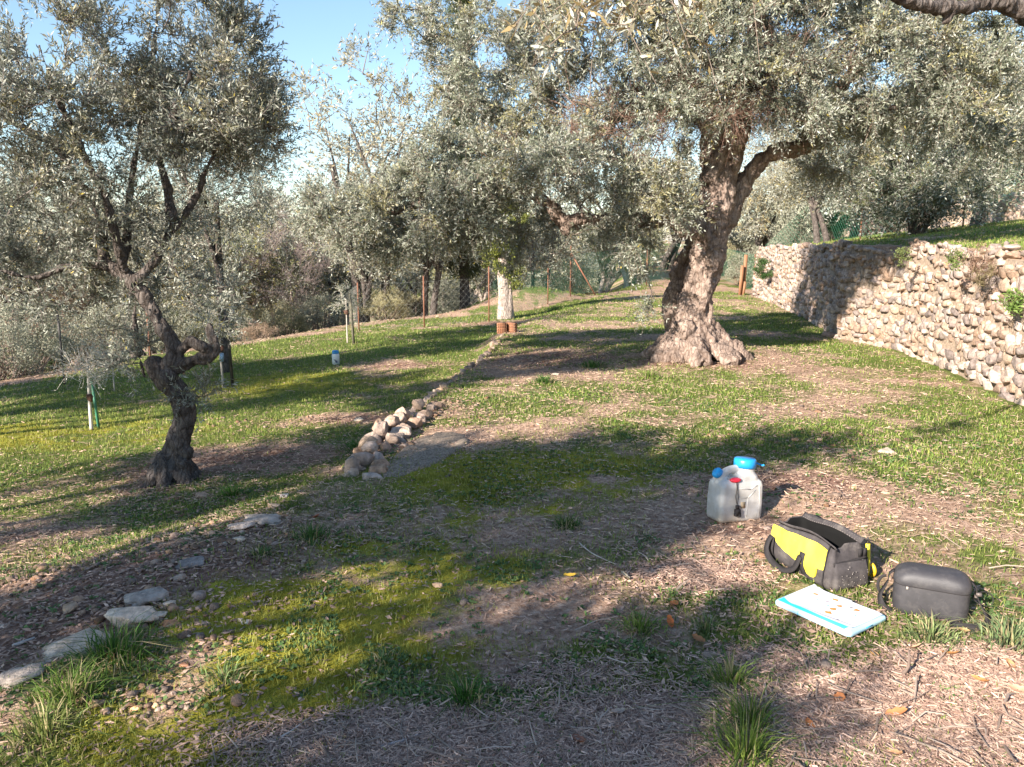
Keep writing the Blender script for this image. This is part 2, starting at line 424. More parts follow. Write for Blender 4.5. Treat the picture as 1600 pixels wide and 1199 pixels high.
def drywall(name, line, hfun, label, cat, seed, sw=(.10, .29), sh=(.07, .16), lean=.06, side=1, topcap=True):
    """dry stone wall face along a ground polyline: courses of irregular stones against an earth core"""
    rng = np.random.default_rng(seed); mb = MB()
    L = np.array(line, float); seg = np.linalg.norm(np.diff(L, axis=0), axis=1); cum = np.concatenate([[0], np.cumsum(seg)])
    def pos(s): return np.array([np.interp(s, cum, L[:, 0]), np.interp(s, cum, L[:, 1])])
    tot = cum[-1]; h0 = 0.0; row = 0
    Hmax = max(hfun(s)[1] - hfun(s)[0] for s in np.linspace(0, tot, 40))
    while h0 < Hmax + .1:
        hh = rng.uniform(*sh); s = -rng.uniform(0, .2)
        while s < tot:
            w = rng.uniform(*sw) * (1.25 if row < 2 else 1); sc = s + w / 2
            z0, z1 = hfun(np.clip(sc, 0, tot)); 
            wav = .05 * math.sin(sc * 2.1 + row) + .04 * math.sin(sc * .83 + row * 1.7)
            zc = z0 - .05 + h0 + hh / 2 + wav + rng.normal(0, .018)
            if zc < z1 - hh * .15 + rng.uniform(-.05, .05) and sc < tot:
                t = pos(min(sc + .05, tot)) - pos(max(sc - .05, 0)); ang = math.atan2(t[1], t[0])
                nrm = np.array([-math.sin(ang), math.cos(ang)]) * side
                c = pos(sc) + nrm * (rng.uniform(-.025, .02) - lean * (zc - z0))
                dist = np.hypot(*c)
                n = 5 if dist < 12 else 4 if dist < 17 else 3
                sz = (w * rng.uniform(1.04, 1.2), rng.uniform(.22, .28), hh * rng.uniform(1.1, 1.4))
                P, F = rock(n, sz, int(rng.integers(1e6)), box=rng.uniform(.6, .97), rough=rng.uniform(.06, .13), cuts=9); yl = sz[1] * rng.uniform(.33, .42); P[:, 1] = np.clip(P[:, 1], -yl, yl) + P[:, 0] * rng.normal(0, .06) + P[:, 2] * rng.normal(0, .1)
                P = P @ rotm(rng.normal(0, .05), rng.normal(0, .17), ang + rng.normal(0, .06)).T
                cc = stonecol(rng)
                mb.add(P + [c[0] , c[1], zc], F, cc * (1 + .12 * vnoise(P, 9, 3)[:, None]))
                if rng.random() < .8:   # chock stones in the joints
                    P, F = rock(2, (rng.uniform(.05, .11),) * 3, int(rng.integers(1e6)), rough=.15)
                    mb.add(P + [c[0] + nrm[0] * .03 + t[0] * w * 4, c[1] + nrm[1] * .03 + t[1] * w * 4, zc + hh * .45], F, stonecol(rng))
            s += w * rng.uniform(.95, 1.03)
        h0 += hh * .93; row += 1
    # earth core just behind the faces
    q = np.linspace(0, tot, int(tot / .3)); V = []; F = []
    for i, s in enumerate(q):
        p = pos(s); t = pos(min(s + .05, tot)) - pos(max(s - .05, 0)); t /= np.linalg.norm(t) + 1e-9; nrm = np.array([-t[1], t[0]]) * side
        z0, z1 = hfun(s)
        a = p + nrm * .05; b = p - nrm * (-.05 + lean * (z1 - z0)); c = b - nrm * .35
        V += [[a[0], a[1], z0 - .3], [b[0], b[1], z1 - .09], [c[0], c[1], z1 - .09], [c[0], c[1], z0 - .3]]
        if i: k = 4 * i; F += [[k - 4, k, k + 1, k - 3], [k - 3, k + 1, k + 2, k - 2]]
    mb.add(V, np.array(F), (.30, .23, .17))
    return tag(mb.build(name, M_stone, None, False), label, cat)

bl = BASE[1:10]
def hf(s):
    seg = np.linalg.norm(np.diff(bl, axis=0), axis=1); cum = np.concatenate([[0], np.cumsum(seg)])
    x = np.interp(s, cum, bl[:, 0]); y = np.interp(s, cum, bl[:, 1])
    return g1(x - .1, y + .02), float(np.interp(y, [8, 14], [1.60, 1.74])) + .03 * math.sin(s * 1.3) + .02 * math.sin(s * 4.1)
drywall('retaining_wall', bl, hf, 'tall dry stone retaining wall of pale limestone holding up the grassy upper terrace', 'stone wall', 5)

EW = EDGE[8:14]
def low_edge():
    rng = np.random.default_rng(11); mb = MB()
    L = EW; seg = np.linalg.norm(np.diff(L, axis=0), axis=1); cum = np.concatenate([[0], np.cumsum(seg)])
    s = 0
    while s < cum[-1]:
        x = np.interp(s, cum, L[:, 0]); y = np.interp(s, cum, L[:, 1]); i = min(int(np.searchsorted(cum, s + 1e-6)) - 1, len(seg) - 1)
        t = (L[i + 1] - L[i]) / seg[i]; ang = math.atan2(t[1], t[0]); nr = np.array([-t[1], t[0]])
        w = rng.uniform(.11, .27) * (1 if s < 3 else .9)
        big = s < 2.4
        for k, (dz, off) in enumerate(((-.26, .10), (-.12, .07), (-.02 if big else .0, .05), (.01, -.13), (.07, .02))):
            if k == 4 and (not big or rng.random() < .3): continue
            if k == 3 and (rng.random() < .35 or s > 2.6): continue
            if k == 2 and s > 2.4: dz = -.045
            if k == 2 and s > 5 and rng.random() < .4: continue
            n = 7 if s < 3 else 4
            P, F = rock(n, (w * rng.uniform(.8, 1.15), rng.uniform(.12, .22), rng.uniform(.11, .18)), int(rng.integers(1e6)), box=.85, rough=.2, cuts=18)
            P = P @ rotm(rng.normal(0, .2), rng.normal(0, .2), ang + rng.normal(0, .35)).T
            c = np.array([x, y]) + nr * (off + rng.uniform(-.04, .04)) + t * rng.uniform(-.05, .05)
            cc = stonecol(rng) * np.array([1.0, .97, .92]) * (1 if s < 3 else .8)
            mb.add(P + [c[0], c[1], dz + rng.uniform(-.02, .02)], F, cc * (1 + .15 * vnoise(P, 12, 3)[:, None]))
        s += w * .9
    return tag(mb.build('low_stone_wall', M_stone, None, False), 'low crumbling dry stone edging running diagonally between the two lawn terraces', 'stone wall')
low_edge()

def stone(u, v, wpx, hpx, label, col, seed, rz=0, box=.35, thick=.6, name='loose_stone', group='loose stones along the terrace edge'):
    p = G(u, v); d = p[1]; w = wpx * d / FPX; h = hpx * d / FPX
    rng = np.random.default_rng(seed)
    zt = max(h * thick, w * .3)
    P, F = rock(10, (w * 1.05, max(w * .75, h * .9), zt), seed, box, .19, 11)
    P = P @ rotm(rng.normal(0, .1), rng.normal(0, .1), 0).T
    o = mk(name, P, F, M_stone, np.array(col) * [.95, .83, .73] * (1 + .12 * vnoise(P, 18, 2)[:, None]) , False)
    o.location = (p[0], p[1], p[2] + zt * .16); o.rotation_euler = (0, 0, rz)
    return tag(o, label, 'stone', group)
wh, gr_, tn, og = (.62, .57, .50), (.36, .35, .34), (.52, .42, .32), (.45, .27, .16)
ST = [
 (205, 968, 95, 52, 'large rounded pale stone lying between the grey rock and the grass clump', wh, 1, .2, .3),
 (232, 938, 78, 46, 'big grey weathered rock just behind the large pale rounded stone', gr_, 2, .4, .6),
 (120, 1015, 115, 40, 'long low pale stone at the upper edge of the lush grass clump', (.55, .5, .44), 3, .45, .6),
 (30, 1062, 90, 36, 'grey flat edging stone at the left border of the foreground', gr_, 4, .5, .6),
 (245, 965, 42, 22, 'small pale stone touching the right end of the large rounded stone', wh, 5, .3, .3),
 (268, 976, 32, 18, 'rust brown stone just right of the large pale rounded stone', og, 6, 0, .4),
 (263, 945, 22, 16, 'whitish pebble between grey rock and brown stones', wh, 7, 0, .3),
 (378, 826, 52, 24, 'grey lichen covered block in the broken edging behind the white cube stone', (.45, .43, .42), 8, .2, .7),
 (410, 815, 62, 24, 'dark speckled grey block at the far end of the broken edging group', gr_, 9, .15, .7),
 (373, 846, 26, 20, 'squared whitish stone lowest of the broken edging group', wh, 10, 0, .85),
 (350, 848, 24, 13, 'small grey stone left beside the squared whitish one', gr_, 11, 0, .5),
 (428, 793, 24, 18, 'round tan stone just below the small blue grey stone', tn, 12, 0, .4),
 (443, 777, 18, 16, 'small blue grey stone behind the round tan stone', (.45, .46, .48), 13, 0, .4),
 (300, 882, 50, 20, 'dark grey sunken rock halfway along the edging in shade', (.25, .25, .26), 14, .3, .5),
 (685, 916, 22, 17, 'lone peach coloured stone lying on the sunlit moss', (.6, .45, .33), 15, 0, .4),
 (582, 746, 42, 26, 'flat grey stone at the near foot of the low stone edging', (.42, .39, .37), 16, .1, .7),
 (1388, 709, 36, 12, 'flat whitish stone in the sunny straw below the tall wall', (.7, .62, .52), 17, 0, .4),
 (1333, 763, 15, 9, 'small yellowish stone upslope of the open tool bag', (.6, .47, .3), 18, 0, .4),
 (1383, 771, 15, 9, 'small tan stone right of the yellowish one upslope of the tool bag', tn, 19, 0, .4),
 (1593, 806, 16, 11, 'small beige stone at the right border of the sunny turf', tn, 20, 0, .4),
 (868, 586, 14, 8, 'pale stone in the tree shadow left of the big olive', wh, 21, 0, .4),
 (560, 658, 16, 15, 'upright whitish stone in the sunlit strip left of the low edging', wh, 22, 0, .5),
 (375, 970, 16, 12, 'small white stone in the shaded grass right of the pale boulders', wh, 23, 0, .4),
 (385, 973, 18, 7, 'thin white sliver of stone beside the small white stone', (.66, .64, .6), 24, .3, .6),
 (296, 988, 20, 14, 'brownish stone right above the lush grass clump', (.4, .3, .23), 25, 0, .4),
 (215, 1108, 26, 17, 'left one of two orange tinted stones in the sunny foreground', (.55, .38, .24), 26, 0, .4),
 (244, 1104, 20, 17, 'right one of two orange tinted stones in the sunny foreground', (.58, .42, .28), 27, 0, .4),
 (287, 1040, 20, 14, 'round reddish stone below the right tip of the grass clump', (.45, .26, .17), 28, 0, .4),
 (498, 1142, 12, 10, 'small cream stone in the mulch near the bottom edge', (.6, .48, .38), 29, 0, .4),
 (316, 776, 26, 14, 'pale brown stone right of the twisted trunk foot', (.42, .33, .27), 30, 0, .4),
 (8, 980, 22, 14, 'pale stone at the left border in the shaded gravel', (.6, .52, .47), 31, 0, .4),
 (1297, 527, 26, 24, 'brown boulder in the corner where the tall wall bends', (.3, .24, .2), 32, 0, .5),
 (1217, 470, 18, 14, 'rounded tan boulder at the foot of the shaded wall stretch', (.5, .38, .3), 33, 0, .4),
]
for u, v, w, h, lab, c, sd, rz, bx in ST: stone(u, v, w, h, lab, c, sd, rz, bx)

# ---------------------------------------------------------------- things strewn on the ground
def sample(rng, n, dens, rmin=1.9, rmax=26, half=44, power=1.0):
    """random ground points, denser near the path the photographer stood on"""
    out = []
    got = 0
    while got < n:
        m = max(4000, int((n - got) * 3))
        r = rmin * (rmax / rmin) ** (rng.random(m) ** power); a = np.radians(rng.uniform(-half, half, m))
        x = r * np.sin(a); y = r * np.cos(a)
        k = rng.random(m) < dens(x, y); out.append(np.stack([x[k], y[k]], 1)); got += int(k.sum())
        if m > 3e6: break
    P = np.concatenate(out)[:n]; return P[:, 0], P[:, 1]
GEAR = ((1.36, 4.70, .20), (1.555, 3.70, .26), (1.885, 3.28, .24), (1.40, 3.42, .22))
def clear(x, y, gear=0):
    k = np.abs(sdist(x, y, BASE)) > .18
    for a, b, r in GEAR: k = k & ((x - a) ** 2 + (y - b) ** 2 > r * r * (gear or .25))
    return k
def blades(name, rng, x, y, hgt, wid, col, lean=.35, mat=None, parent=None, zoff=0, phi=None):
    """two segment grass blades"""
    n = len(x); z = gz(x, y) - .005 + zoff
    th = rng.uniform(0, 2 * math.pi, n); ph = rng.uniform(0, 2 * math.pi, n) if phi is None else phi + rng.normal(0, .5, n)
    sx, sy = np.cos(th) * wid / 2, np.sin(th) * wid / 2
    L = np.abs(rng.normal(0, lean, n)); lx, ly = np.cos(ph) * L, np.sin(ph) * L
    B = np.stack([x, y, z], 1); S = np.stack([sx, sy, 0 * sx], 1)
    M1 = B + np.stack([lx * hgt * .35, ly * hgt * .35, hgt * .55], 1); T = B + np.stack([lx * hgt * 1.2, ly * hgt * 1.2, hgt * (1 - .35 * L)], 1)
    V = np.stack([B - S, B + S, M1 + S * .8, M1 - S * .8, T], 1).reshape(-1, 3)
    k = np.arange(n)[:, None] * 5
    F4 = k + np.array([[0, 1, 2, 3]]); F3 = k + np.array([[3, 2, 4]])
    C = np.repeat(col, 5, axis=0)
    return mk(name, V, [F4, F3], mat or M_grass, C, False, parent)
def gcol(rng, n, a, b, var=.15):
    t = rng.random((n, 1)); return (np.array(a) * t + np.array(b) * (1 - t)) * (1 + rng.normal(0, var, (n, 1))).clip(.5, 1.6)

rng = np.random.default_rng(3)
x, y = sample(rng, 210000, lambda x, y: np.clip(kinds(x, y)[0] ** 1.5 * 1.15 - .05 + .4 * kinds(x, y)[1], 0, 1) * clear(x, y) * (sdist(x, y, BND) < np.where(x > -2, 9, .6)), rmax=34, power=.8)
d = np.hypot(x, y)
tone = n2(x, y, 1.3, 3, 77)[:, None]
c = gcol(rng, len(x), (.09, .18, .025), (.29, .31, .08), .2); dry = rng.random(len(x)) < .16; c[dry] = gcol(rng, int(dry.sum()), (.42, .34, .2), (.3, .24, .13))
c = c * (1 + .3 * tone)
m = np.clip(kinds(x, y)[1][:, None], 0, 1); c = c * (1 - m * .75) + np.array([.30, .29, .05]) * m * .75
o = blades('short_grass', rng, x, y, (.012 + .026 * rng.random(len(x))) * (1 + .05 * d), .0026 * (1 + .22 * d), c, .6); tag(o, kind='stuff', label='short green turf over both terraces', cat='grass')

# broad leaved weeds
def weeds(rng, n, dens, name, size, nl, cols, rmax, label):
    x, y = sample(rng, n, dens, rmax=rmax, power=.9); z = gz(x, y); V = []; C = []
    k = len(x); 
    for j in range(nl):
        a = rng.uniform(0, 2 * math.pi, k); s = size * rng.uniform(.5, 1.3, k); el = rng.uniform(.1, .7, k)
        off = rng.normal(0, size * .5, (k, 2)); 
        d = np.stack([np.cos(a) * np.cos(el), np.sin(a) * np.cos(el), np.sin(el)], 1) * s[:, None]
        sd = np.stack([-np.sin(a), np.cos(a), rng.uniform(-.3, .3, k)], 1) * s[:, None] * .38
        b = np.stack([x + off[:, 0], y + off[:, 1], z + .004], 1)
        V.append(np.stack([b, b + d * .55 + sd, b + d, b + d * .55 - sd], 1)); c = gcol(rng, k, *cols, .2); C.append(np.repeat(c[:, None], 4, 1))
    V = np.concatenate(V).reshape(-1, 3); C = np.concatenate(C).reshape(-1, 3)
    o = mk(name, V, np.arange(len(V)).reshape(-1, 4), M_grass, C); tag(o, kind='stuff', label=label, cat='weeds')
weeds(rng, 9500, lambda x, y: (.12 + .5 * sstep(.2, .6, kinds(x, y)[0])) * clear(x, y) * (n2(x, y, 2.2, 3, 91) > .0), 'low_weeds', .019, 7, ((.07, .14, .04), (.15, .22, .075)), 9, 'small broad leaved weeds and clover in the turf')
# fallen straw, twigs and leaves
def litter(rng, n, dens, name, lrange, w, cols, rmax, label, up=.012, arc=.2, leaf=False, pw=1.0):
    x, y = sample(rng, n, dens, rmax=rmax, power=pw); k = len(x); z = gz(x, y)
    a = rng.uniform(0, 2 * math.pi, k) ; L = np.exp(rng.uniform(math.log(lrange[0]), math.log(lrange[1]), k)) * (1 + .05 * np.hypot(x, y)); el = rng.normal(0, .16, k)
    d = np.stack([np.cos(a) * np.cos(el), np.sin(a) * np.cos(el), np.sin(el)], 1) * L[:, None] / 2
    ww = w * rng.uniform(.5, 1.5, k) * (1 + .15 * np.hypot(x, y))
    s = np.stack([-np.sin(a), np.cos(a), rng.normal(0, .35, k)], 1) * ww[:, None] / 2
    c = np.stack([x, y, z + up * rng.random(k) + .003], 1); bend = np.stack([-np.sin(a), np.cos(a), np.abs(rng.normal(0, .6, k))], 1) * (L * arc * rng.normal(0, .5, k))[:, None]
    if leaf:
        V = np.stack([c - d, c + s + bend * .3, c + d, c - s + bend * .3], 1).reshape(-1, 3); F = np.arange(len(V)).reshape(-1, 4); r = 4
    else:
        up_ = np.array([0, 0, 1.]) * ww[:, None] * .5
        V = np.stack([c - d - s, c - d + s, c + bend - s, c + bend + s, c + d - s * .6, c + d + s * .6, c - d + up_, c + bend + up_, c + d + up_], 1).reshape(-1, 3)
        b = np.arange(k)[:, None] * 9
        F = np.concatenate([b + np.array([[0, 6, 7, 2]]), b + np.array([[6, 1, 3, 7]]), b + np.array([[2, 7, 8, 4]]), b + np.array([[7, 3, 5, 8]])]); r = 9
    C = np.repeat(gcol(rng, k, *cols, .22), r, axis=0)
    o = mk(name, V, F, M_litter, C); tag(o, kind='stuff', label=label, cat='ground litter')
LD = lambda x, y: (np.hypot(x - 1.58, y - 4.85) > .33) * np.clip(.035 + .97 * sstep(.25, .9, kinds(x, y)[3]) - .1 * kinds(x, y)[1], 0, 1) * clear(x, y)
litter(rng, 56000, LD, 'fallen_straw', (.012, .05), .0027, ((.60, .42, .32), (.20, .12, .09)), 10, 'fallen straw and fine dead twigs on the ground', pw=1.15)
litter(rng, 320, lambda x, y: LD(x, y) * clear(x, y, 1.3), 'fallen_twigs', (.06, .20), .0036, ((.42, .33, .26), (.2, .15, .12)), 6, 'longer fallen twigs on the mulch', .03, .12, pw=1.2)
litter(rng, 38000, lambda x, y: .8 * clear(x, y) * (y > 4) * (1 - .85 * sstep(.45, .85, kinds(x, y)[0])), 'dry_grass_litter', (.015, .045), .003, ((.52, .38, .27), (.30, .20, .14)), 26, 'pale dry grass bits over the middle ground', pw=.62)
litter(rng, 34000, lambda x, y: (np.hypot(x - 1.58, y - 4.85) > .33) * np.clip(.05 + .45 * kinds(x, y)[2] + .5 * kinds(x, y)[3] , 0, 1) * clear(x, y), 'dead_olive_leaves', (.015, .04), .0065, ((.50, .34, .25), (.22, .14, .11)), 16, 'dead olive leaves scattered over the ground', .012, .3, True)
# gravel
x, y = sample(rng, 4200, lambda x, y: np.clip(kinds(x, y)[4] - .08, .006, 1) * clear(x, y), rmax=18, power=.9)
mb = MB(); pz = gz(x, y)
for i in range(len(x)):
    s = math.exp(rng.normal(math.log(.0145), .5)) * (1 + .05 * y[i]); s = min(s, .075)
    P, F = rock(2 if y[i] < 7 else 1, (s * 1.3, s, s * .7), int(rng.integers(1e5)), .3, .16); P = P @ rotm(0, 0, rng.uniform(0, 6)).T
    cc = stonecol(rng) * rng.uniform(.5, .95) * (np.array([1, .82, .66]) if rng.random() < .6 else np.array([1, .94, .88]))
    mb.add(P + [x[i], y[i], pz[i] + s * .12], F, cc)
tag(mb.build('gravel', M_stone, None, True), kind='stuff', label='small stones and gravel in the bare earth', cat='gravel')

# half buried rough slab beside the low edging
slb = [gp(u, v)[:2] for u, v in ((568, 752), (618, 752), (680, 728), (742, 690), (735, 678), (690, 672), (645, 690), (615, 712))]
slb = np.array(slb); cxy = slb.mean(0); V = []; F = []; nr_, ns = 14, 64
per = np.array([[np.interp(t, np.arange(9), np.append(slb[:, k], slb[0, k])) for k in (0, 1)] for t in np.linspace(0, 8, ns, endpoint=False)])
for i in range(nr_ + 1):
    for q in per:
        p = cxy + (q - cxy) * (i / nr_); V.append([p[0], p[1], 0])
V = np.array(V); e_n = n2(V[:, 0], V[:, 1], 6, 3, 12); f_ = np.repeat(np.arange(nr_ + 1) / nr_, ns)
V[:, :2] += (.03 * e_n * (f_ > .9))[:, None]; V[:, 2] = gz(V[:, 0], V[:, 1]) + .018 + .014 * e_n + .008 * n2(V[:, 0], V[:, 1], 30, 2, 13) - .07 * sstep(.86, 1, f_)
I_ = np.arange((nr_ + 1) * ns).reshape(-1, ns); J_ = np.roll(I_, -1, 1)
tag(mk('rough_slab', V, np.stack([I_[:-1], J_[:-1], J_[1:], I_[1:]], -1).reshape(-1, 4)[:, ::-1], plain('rough_concrete', (.27, .215, .165), .95, .1, .5, 60, 1.0, 70, dirt=(.12, .09, .06)), None, True), 'rough grey half buried slab at the near end of the low stone edging', 'slab')

# single tufts that stand out; shaded ones get darker blade colours, sunlit ones lighter
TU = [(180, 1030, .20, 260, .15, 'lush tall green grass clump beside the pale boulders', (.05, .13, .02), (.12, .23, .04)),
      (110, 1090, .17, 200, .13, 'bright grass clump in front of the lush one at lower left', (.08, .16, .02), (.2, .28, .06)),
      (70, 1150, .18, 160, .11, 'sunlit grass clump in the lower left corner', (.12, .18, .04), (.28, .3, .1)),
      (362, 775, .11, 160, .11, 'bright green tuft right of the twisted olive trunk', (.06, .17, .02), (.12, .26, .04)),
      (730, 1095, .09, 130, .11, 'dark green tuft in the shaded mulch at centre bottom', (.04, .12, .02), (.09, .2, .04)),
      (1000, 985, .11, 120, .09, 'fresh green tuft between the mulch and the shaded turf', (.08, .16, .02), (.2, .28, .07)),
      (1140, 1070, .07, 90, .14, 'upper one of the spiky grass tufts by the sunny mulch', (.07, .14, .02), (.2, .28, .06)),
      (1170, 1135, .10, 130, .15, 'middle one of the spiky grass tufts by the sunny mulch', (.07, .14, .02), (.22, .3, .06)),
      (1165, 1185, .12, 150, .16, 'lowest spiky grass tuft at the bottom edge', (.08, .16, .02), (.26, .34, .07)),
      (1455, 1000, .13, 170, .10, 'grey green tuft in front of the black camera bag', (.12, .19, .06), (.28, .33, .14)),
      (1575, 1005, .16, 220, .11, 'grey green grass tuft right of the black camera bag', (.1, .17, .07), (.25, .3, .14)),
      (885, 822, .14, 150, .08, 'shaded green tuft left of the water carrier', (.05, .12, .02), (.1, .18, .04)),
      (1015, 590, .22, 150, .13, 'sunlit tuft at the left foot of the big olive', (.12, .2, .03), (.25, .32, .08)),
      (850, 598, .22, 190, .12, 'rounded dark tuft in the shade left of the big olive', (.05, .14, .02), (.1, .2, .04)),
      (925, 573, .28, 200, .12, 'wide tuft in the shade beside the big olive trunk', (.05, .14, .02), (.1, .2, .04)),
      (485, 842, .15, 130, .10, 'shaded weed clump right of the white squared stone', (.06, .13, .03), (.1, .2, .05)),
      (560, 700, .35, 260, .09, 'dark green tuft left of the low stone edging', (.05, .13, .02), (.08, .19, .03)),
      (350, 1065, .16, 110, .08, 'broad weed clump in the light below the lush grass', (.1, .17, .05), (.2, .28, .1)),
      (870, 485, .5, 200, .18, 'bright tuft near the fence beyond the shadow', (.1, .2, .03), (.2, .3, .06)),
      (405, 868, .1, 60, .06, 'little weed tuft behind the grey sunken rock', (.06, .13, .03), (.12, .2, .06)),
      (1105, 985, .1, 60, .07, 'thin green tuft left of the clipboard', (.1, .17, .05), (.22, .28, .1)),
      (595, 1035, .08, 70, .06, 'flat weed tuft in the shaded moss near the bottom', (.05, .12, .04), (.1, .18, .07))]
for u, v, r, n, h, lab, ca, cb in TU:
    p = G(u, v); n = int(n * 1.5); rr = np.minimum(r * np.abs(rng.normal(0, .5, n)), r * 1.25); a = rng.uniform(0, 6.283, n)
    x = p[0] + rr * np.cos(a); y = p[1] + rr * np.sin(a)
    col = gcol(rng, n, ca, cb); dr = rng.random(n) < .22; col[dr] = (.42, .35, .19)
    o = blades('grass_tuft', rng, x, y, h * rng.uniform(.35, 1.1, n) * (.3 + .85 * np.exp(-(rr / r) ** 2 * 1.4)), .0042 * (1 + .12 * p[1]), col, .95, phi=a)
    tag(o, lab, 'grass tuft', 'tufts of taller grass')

# larger dry leaves
DL = [(170, 1038, 'curled rust brown leaf caught in the lush grass clump', (.38, .14, .06)), (1047, 978, 'bright russet leaf beside the fresh green tuft', (.5, .15, .05)),
      (890, 905, 'small yellow leaf in the shaded turf', (.7, .45, .06)), (1310, 1098, 'orange brown leaf on the sunny mulch below the clipboard', (.5, .2, .08)),
      (1362, 1028, 'tan curled leaf just below the clipboard', (.6, .36, .17)), (1402, 1122, 'small rust leaf in the middle of the sunny mulch', (.5, .2, .08)),
      (1430, 1018, 'peach leaf in front of the black camera bag', (.62, .4, .24)), (1485, 1028, 'orange leaf right of the grass tuft by the bag', (.58, .3, .12)),
      (1505, 993, 'wide ochre leaf at the right foot of the bag', (.6, .4, .2)), (1575, 1045, 'orange leaf near the right border', (.6, .32, .15)),
      (1400, 1185, 'pale orange leaf at the bottom edge of the mulch', (.6, .33, .17)), (1090, 1005, 'brown leaf left of the clipboard', (.38, .18, .08)),
      (1052, 950, 'dark orange leaf left of the clipboard corner', (.45, .18, .07)), (495, 812, 'reddish leaf in the shade right of the tan stone', (.4, .15, .08)),
      (975, 905, 'pale leaf beside the yellow one', (.5, .42, .3)), (1262, 1140, 'dark rust leaf by the lowest spiky tuft', (.42, .17, .07)),
      (905, 1165, 'reddish brown leaf in the shaded mulch at bottom', (.36, .16, .1)), (965, 1120, 'beige leaf upright in the shaded mulch', (.5, .38, .3)),
      (1590, 1085, 'pinkish orange leaf at the lower right border', (.6, .35, .22)), (1530, 1070, 'curled orange leaf near the right end of the mulch', (.6, .3, .12))]
for i, (u, v, lab, c) in enumerate(DL):
    p = G(u, v); r = np.random.default_rng(i + 50); L, Wd = r.uniform(.05, .08), r.uniform(.025, .04)
    t = np.linspace(-1, 1, 9); V = []; F = []
    for j, tt in enumerate(t):
        w = Wd / 2 * (1 - tt * tt) ** .6 * (1 + .15 * math.sin(j * 2.3)); 
        for s in (-1, 0, 1): V.append([tt * L / 2, s * w, .004 + abs(s) * w * .6 + .012 * tt * tt])
        if j: k = 3 * j; F += [[k - 3, k, k + 1, k - 2], [k - 2, k + 1, k + 2, k - 1]]
    o = mk('dry_leaf', V, np.array(F), M_litter, np.array(c) * .85, True); o.location = (p[0], p[1], p[2] + .01); o.rotation_euler = (r.normal(0, .25), r.normal(0, .25), r.uniform(0, 6))
    tag(o, lab, 'leaf', 'fallen dry leaves')
# ---------------------------------------------------------------- trees
def catmull(P, R, step):
    P = np.asarray(P, float); R = np.asarray(R, float)
    Q = np.vstack([2 * P[0] - P[1], P, 2 * P[-1] - P[-2]]); out = []; rr = []
    for i in range(len(P) - 1):
        n = max(2, int(np.linalg.norm(P[i + 1] - P[i]) / step)); t = np.linspace(0, 1, n, endpoint=False)[:, None]
        a, b, c, d = Q[i:i + 4]
        out.append(.5 * (2 * b + (c - a) * t + (2 * a - 5 * b + 4 * c - d) * t ** 2 + (3 * b - a - 3 * c + d) * t ** 3)); rr.append(R[i] + (R[i + 1] - R[i]) * t[:, 0])
    out.append(P[-1:]); rr.append(R[-1:]); return np.vstack(out), np.concatenate(rr)
def tube(P, R, sides=8, lobes=0, seed=0, cap=True):
    P = np.asarray(P, float); n = len(P)
    T = np.gradient(P, axis=0); T /= np.linalg.norm(T, axis=1, keepdims=True) + 1e-9
    u = np.cross(T[0], [0, 0, 1.]); 
    if np.linalg.norm(u) < .1: u = np.cross(T[0], [1., 0, 0])
    th = np.arange(sides) * 2 * math.pi / sides; V = []
    for i in range(n):
        u = u - T[i] * u.dot(T[i]); u /= np.linalg.norm(u) + 1e-9; w = np.cross(T[i], u)
        r = R[i]
        rr = r * (1 + lobes * (np.sin(3 * th + i * .13 + seed) * .5 + np.sin(5 * th - i * .1 + seed * 2) * .35 + .3 * math.sin(i * .5 + seed)))
        V.append(P[i] + (np.cos(th) * rr)[:, None] * u + (np.sin(th) * rr)[:, None] * w)
    V = np.vstack(V); I = np.arange(n * sides).reshape(n, sides); J = np.roll(I, -1, 1)
    F = [np.stack([I[:-1], J[:-1], J[1:], I[1:]], -1).reshape(-1, 4)]
    if cap:
        V = np.vstack([V, P[0], P[-1]]); a, b = n * sides, n * sides + 1
        F.append(np.concatenate([np.stack([J[0], I[0], np.full(sides, a)], 1), np.stack([I[-1], J[-1], np.full(sides, b)], 1)]))
    return V, F
def remeshed(name, parts, voxel, mat, parent, disp=(), lob=None, ground=None):
    mb = MB()
    for V, F in parts: mb.add(V, F)
    o = mb.build(name + '_raw', None, None, False, False)
    md = o.modifiers.new('r', 'REMESH'); md.mode = 'VOXEL'; md.voxel_size = voxel
    sm = o.modifiers.new('s', 'SMOOTH'); sm.iterations = 3
    dg = bpy.context.evaluated_depsgraph_get(); e = o.evaluated_get(dg); me = bpy.data.meshes.new_from_object(e)
    n = len(me.vertices); V = np.empty(n * 3, np.float32); me.vertices.foreach_get('co', V); V = V.reshape(-1, 3).astype(float)
    Nn = np.empty(n * 3, np.float32); me.vertex_normals.foreach_get('vector', Nn); Nn = Nn.reshape(-1, 3)
    for amp, sx, sz, sd in disp:
        Q = V * [sx, sx, sz]; V = V + Nn * (amp * (1 - 2 * np.abs(fbm(Q, 1, 3, sd)))[:, None]) if amp > 0 else V + Nn * (-amp * fbm(Q, 1, 3, sd)[:, None])
    me.vertices.foreach_set('co', V.astype(np.float32).ravel())
    me.polygons.foreach_set('use_smooth', np.ones(len(me.polygons), dtype=bool))
    me.materials.clear(); me.materials.append(mat); me.update()
    bpy.data.objects.remove(o)
    r = bpy.data.objects.new(name, me); COL.objects.link(r); r.parent = parent
    return r

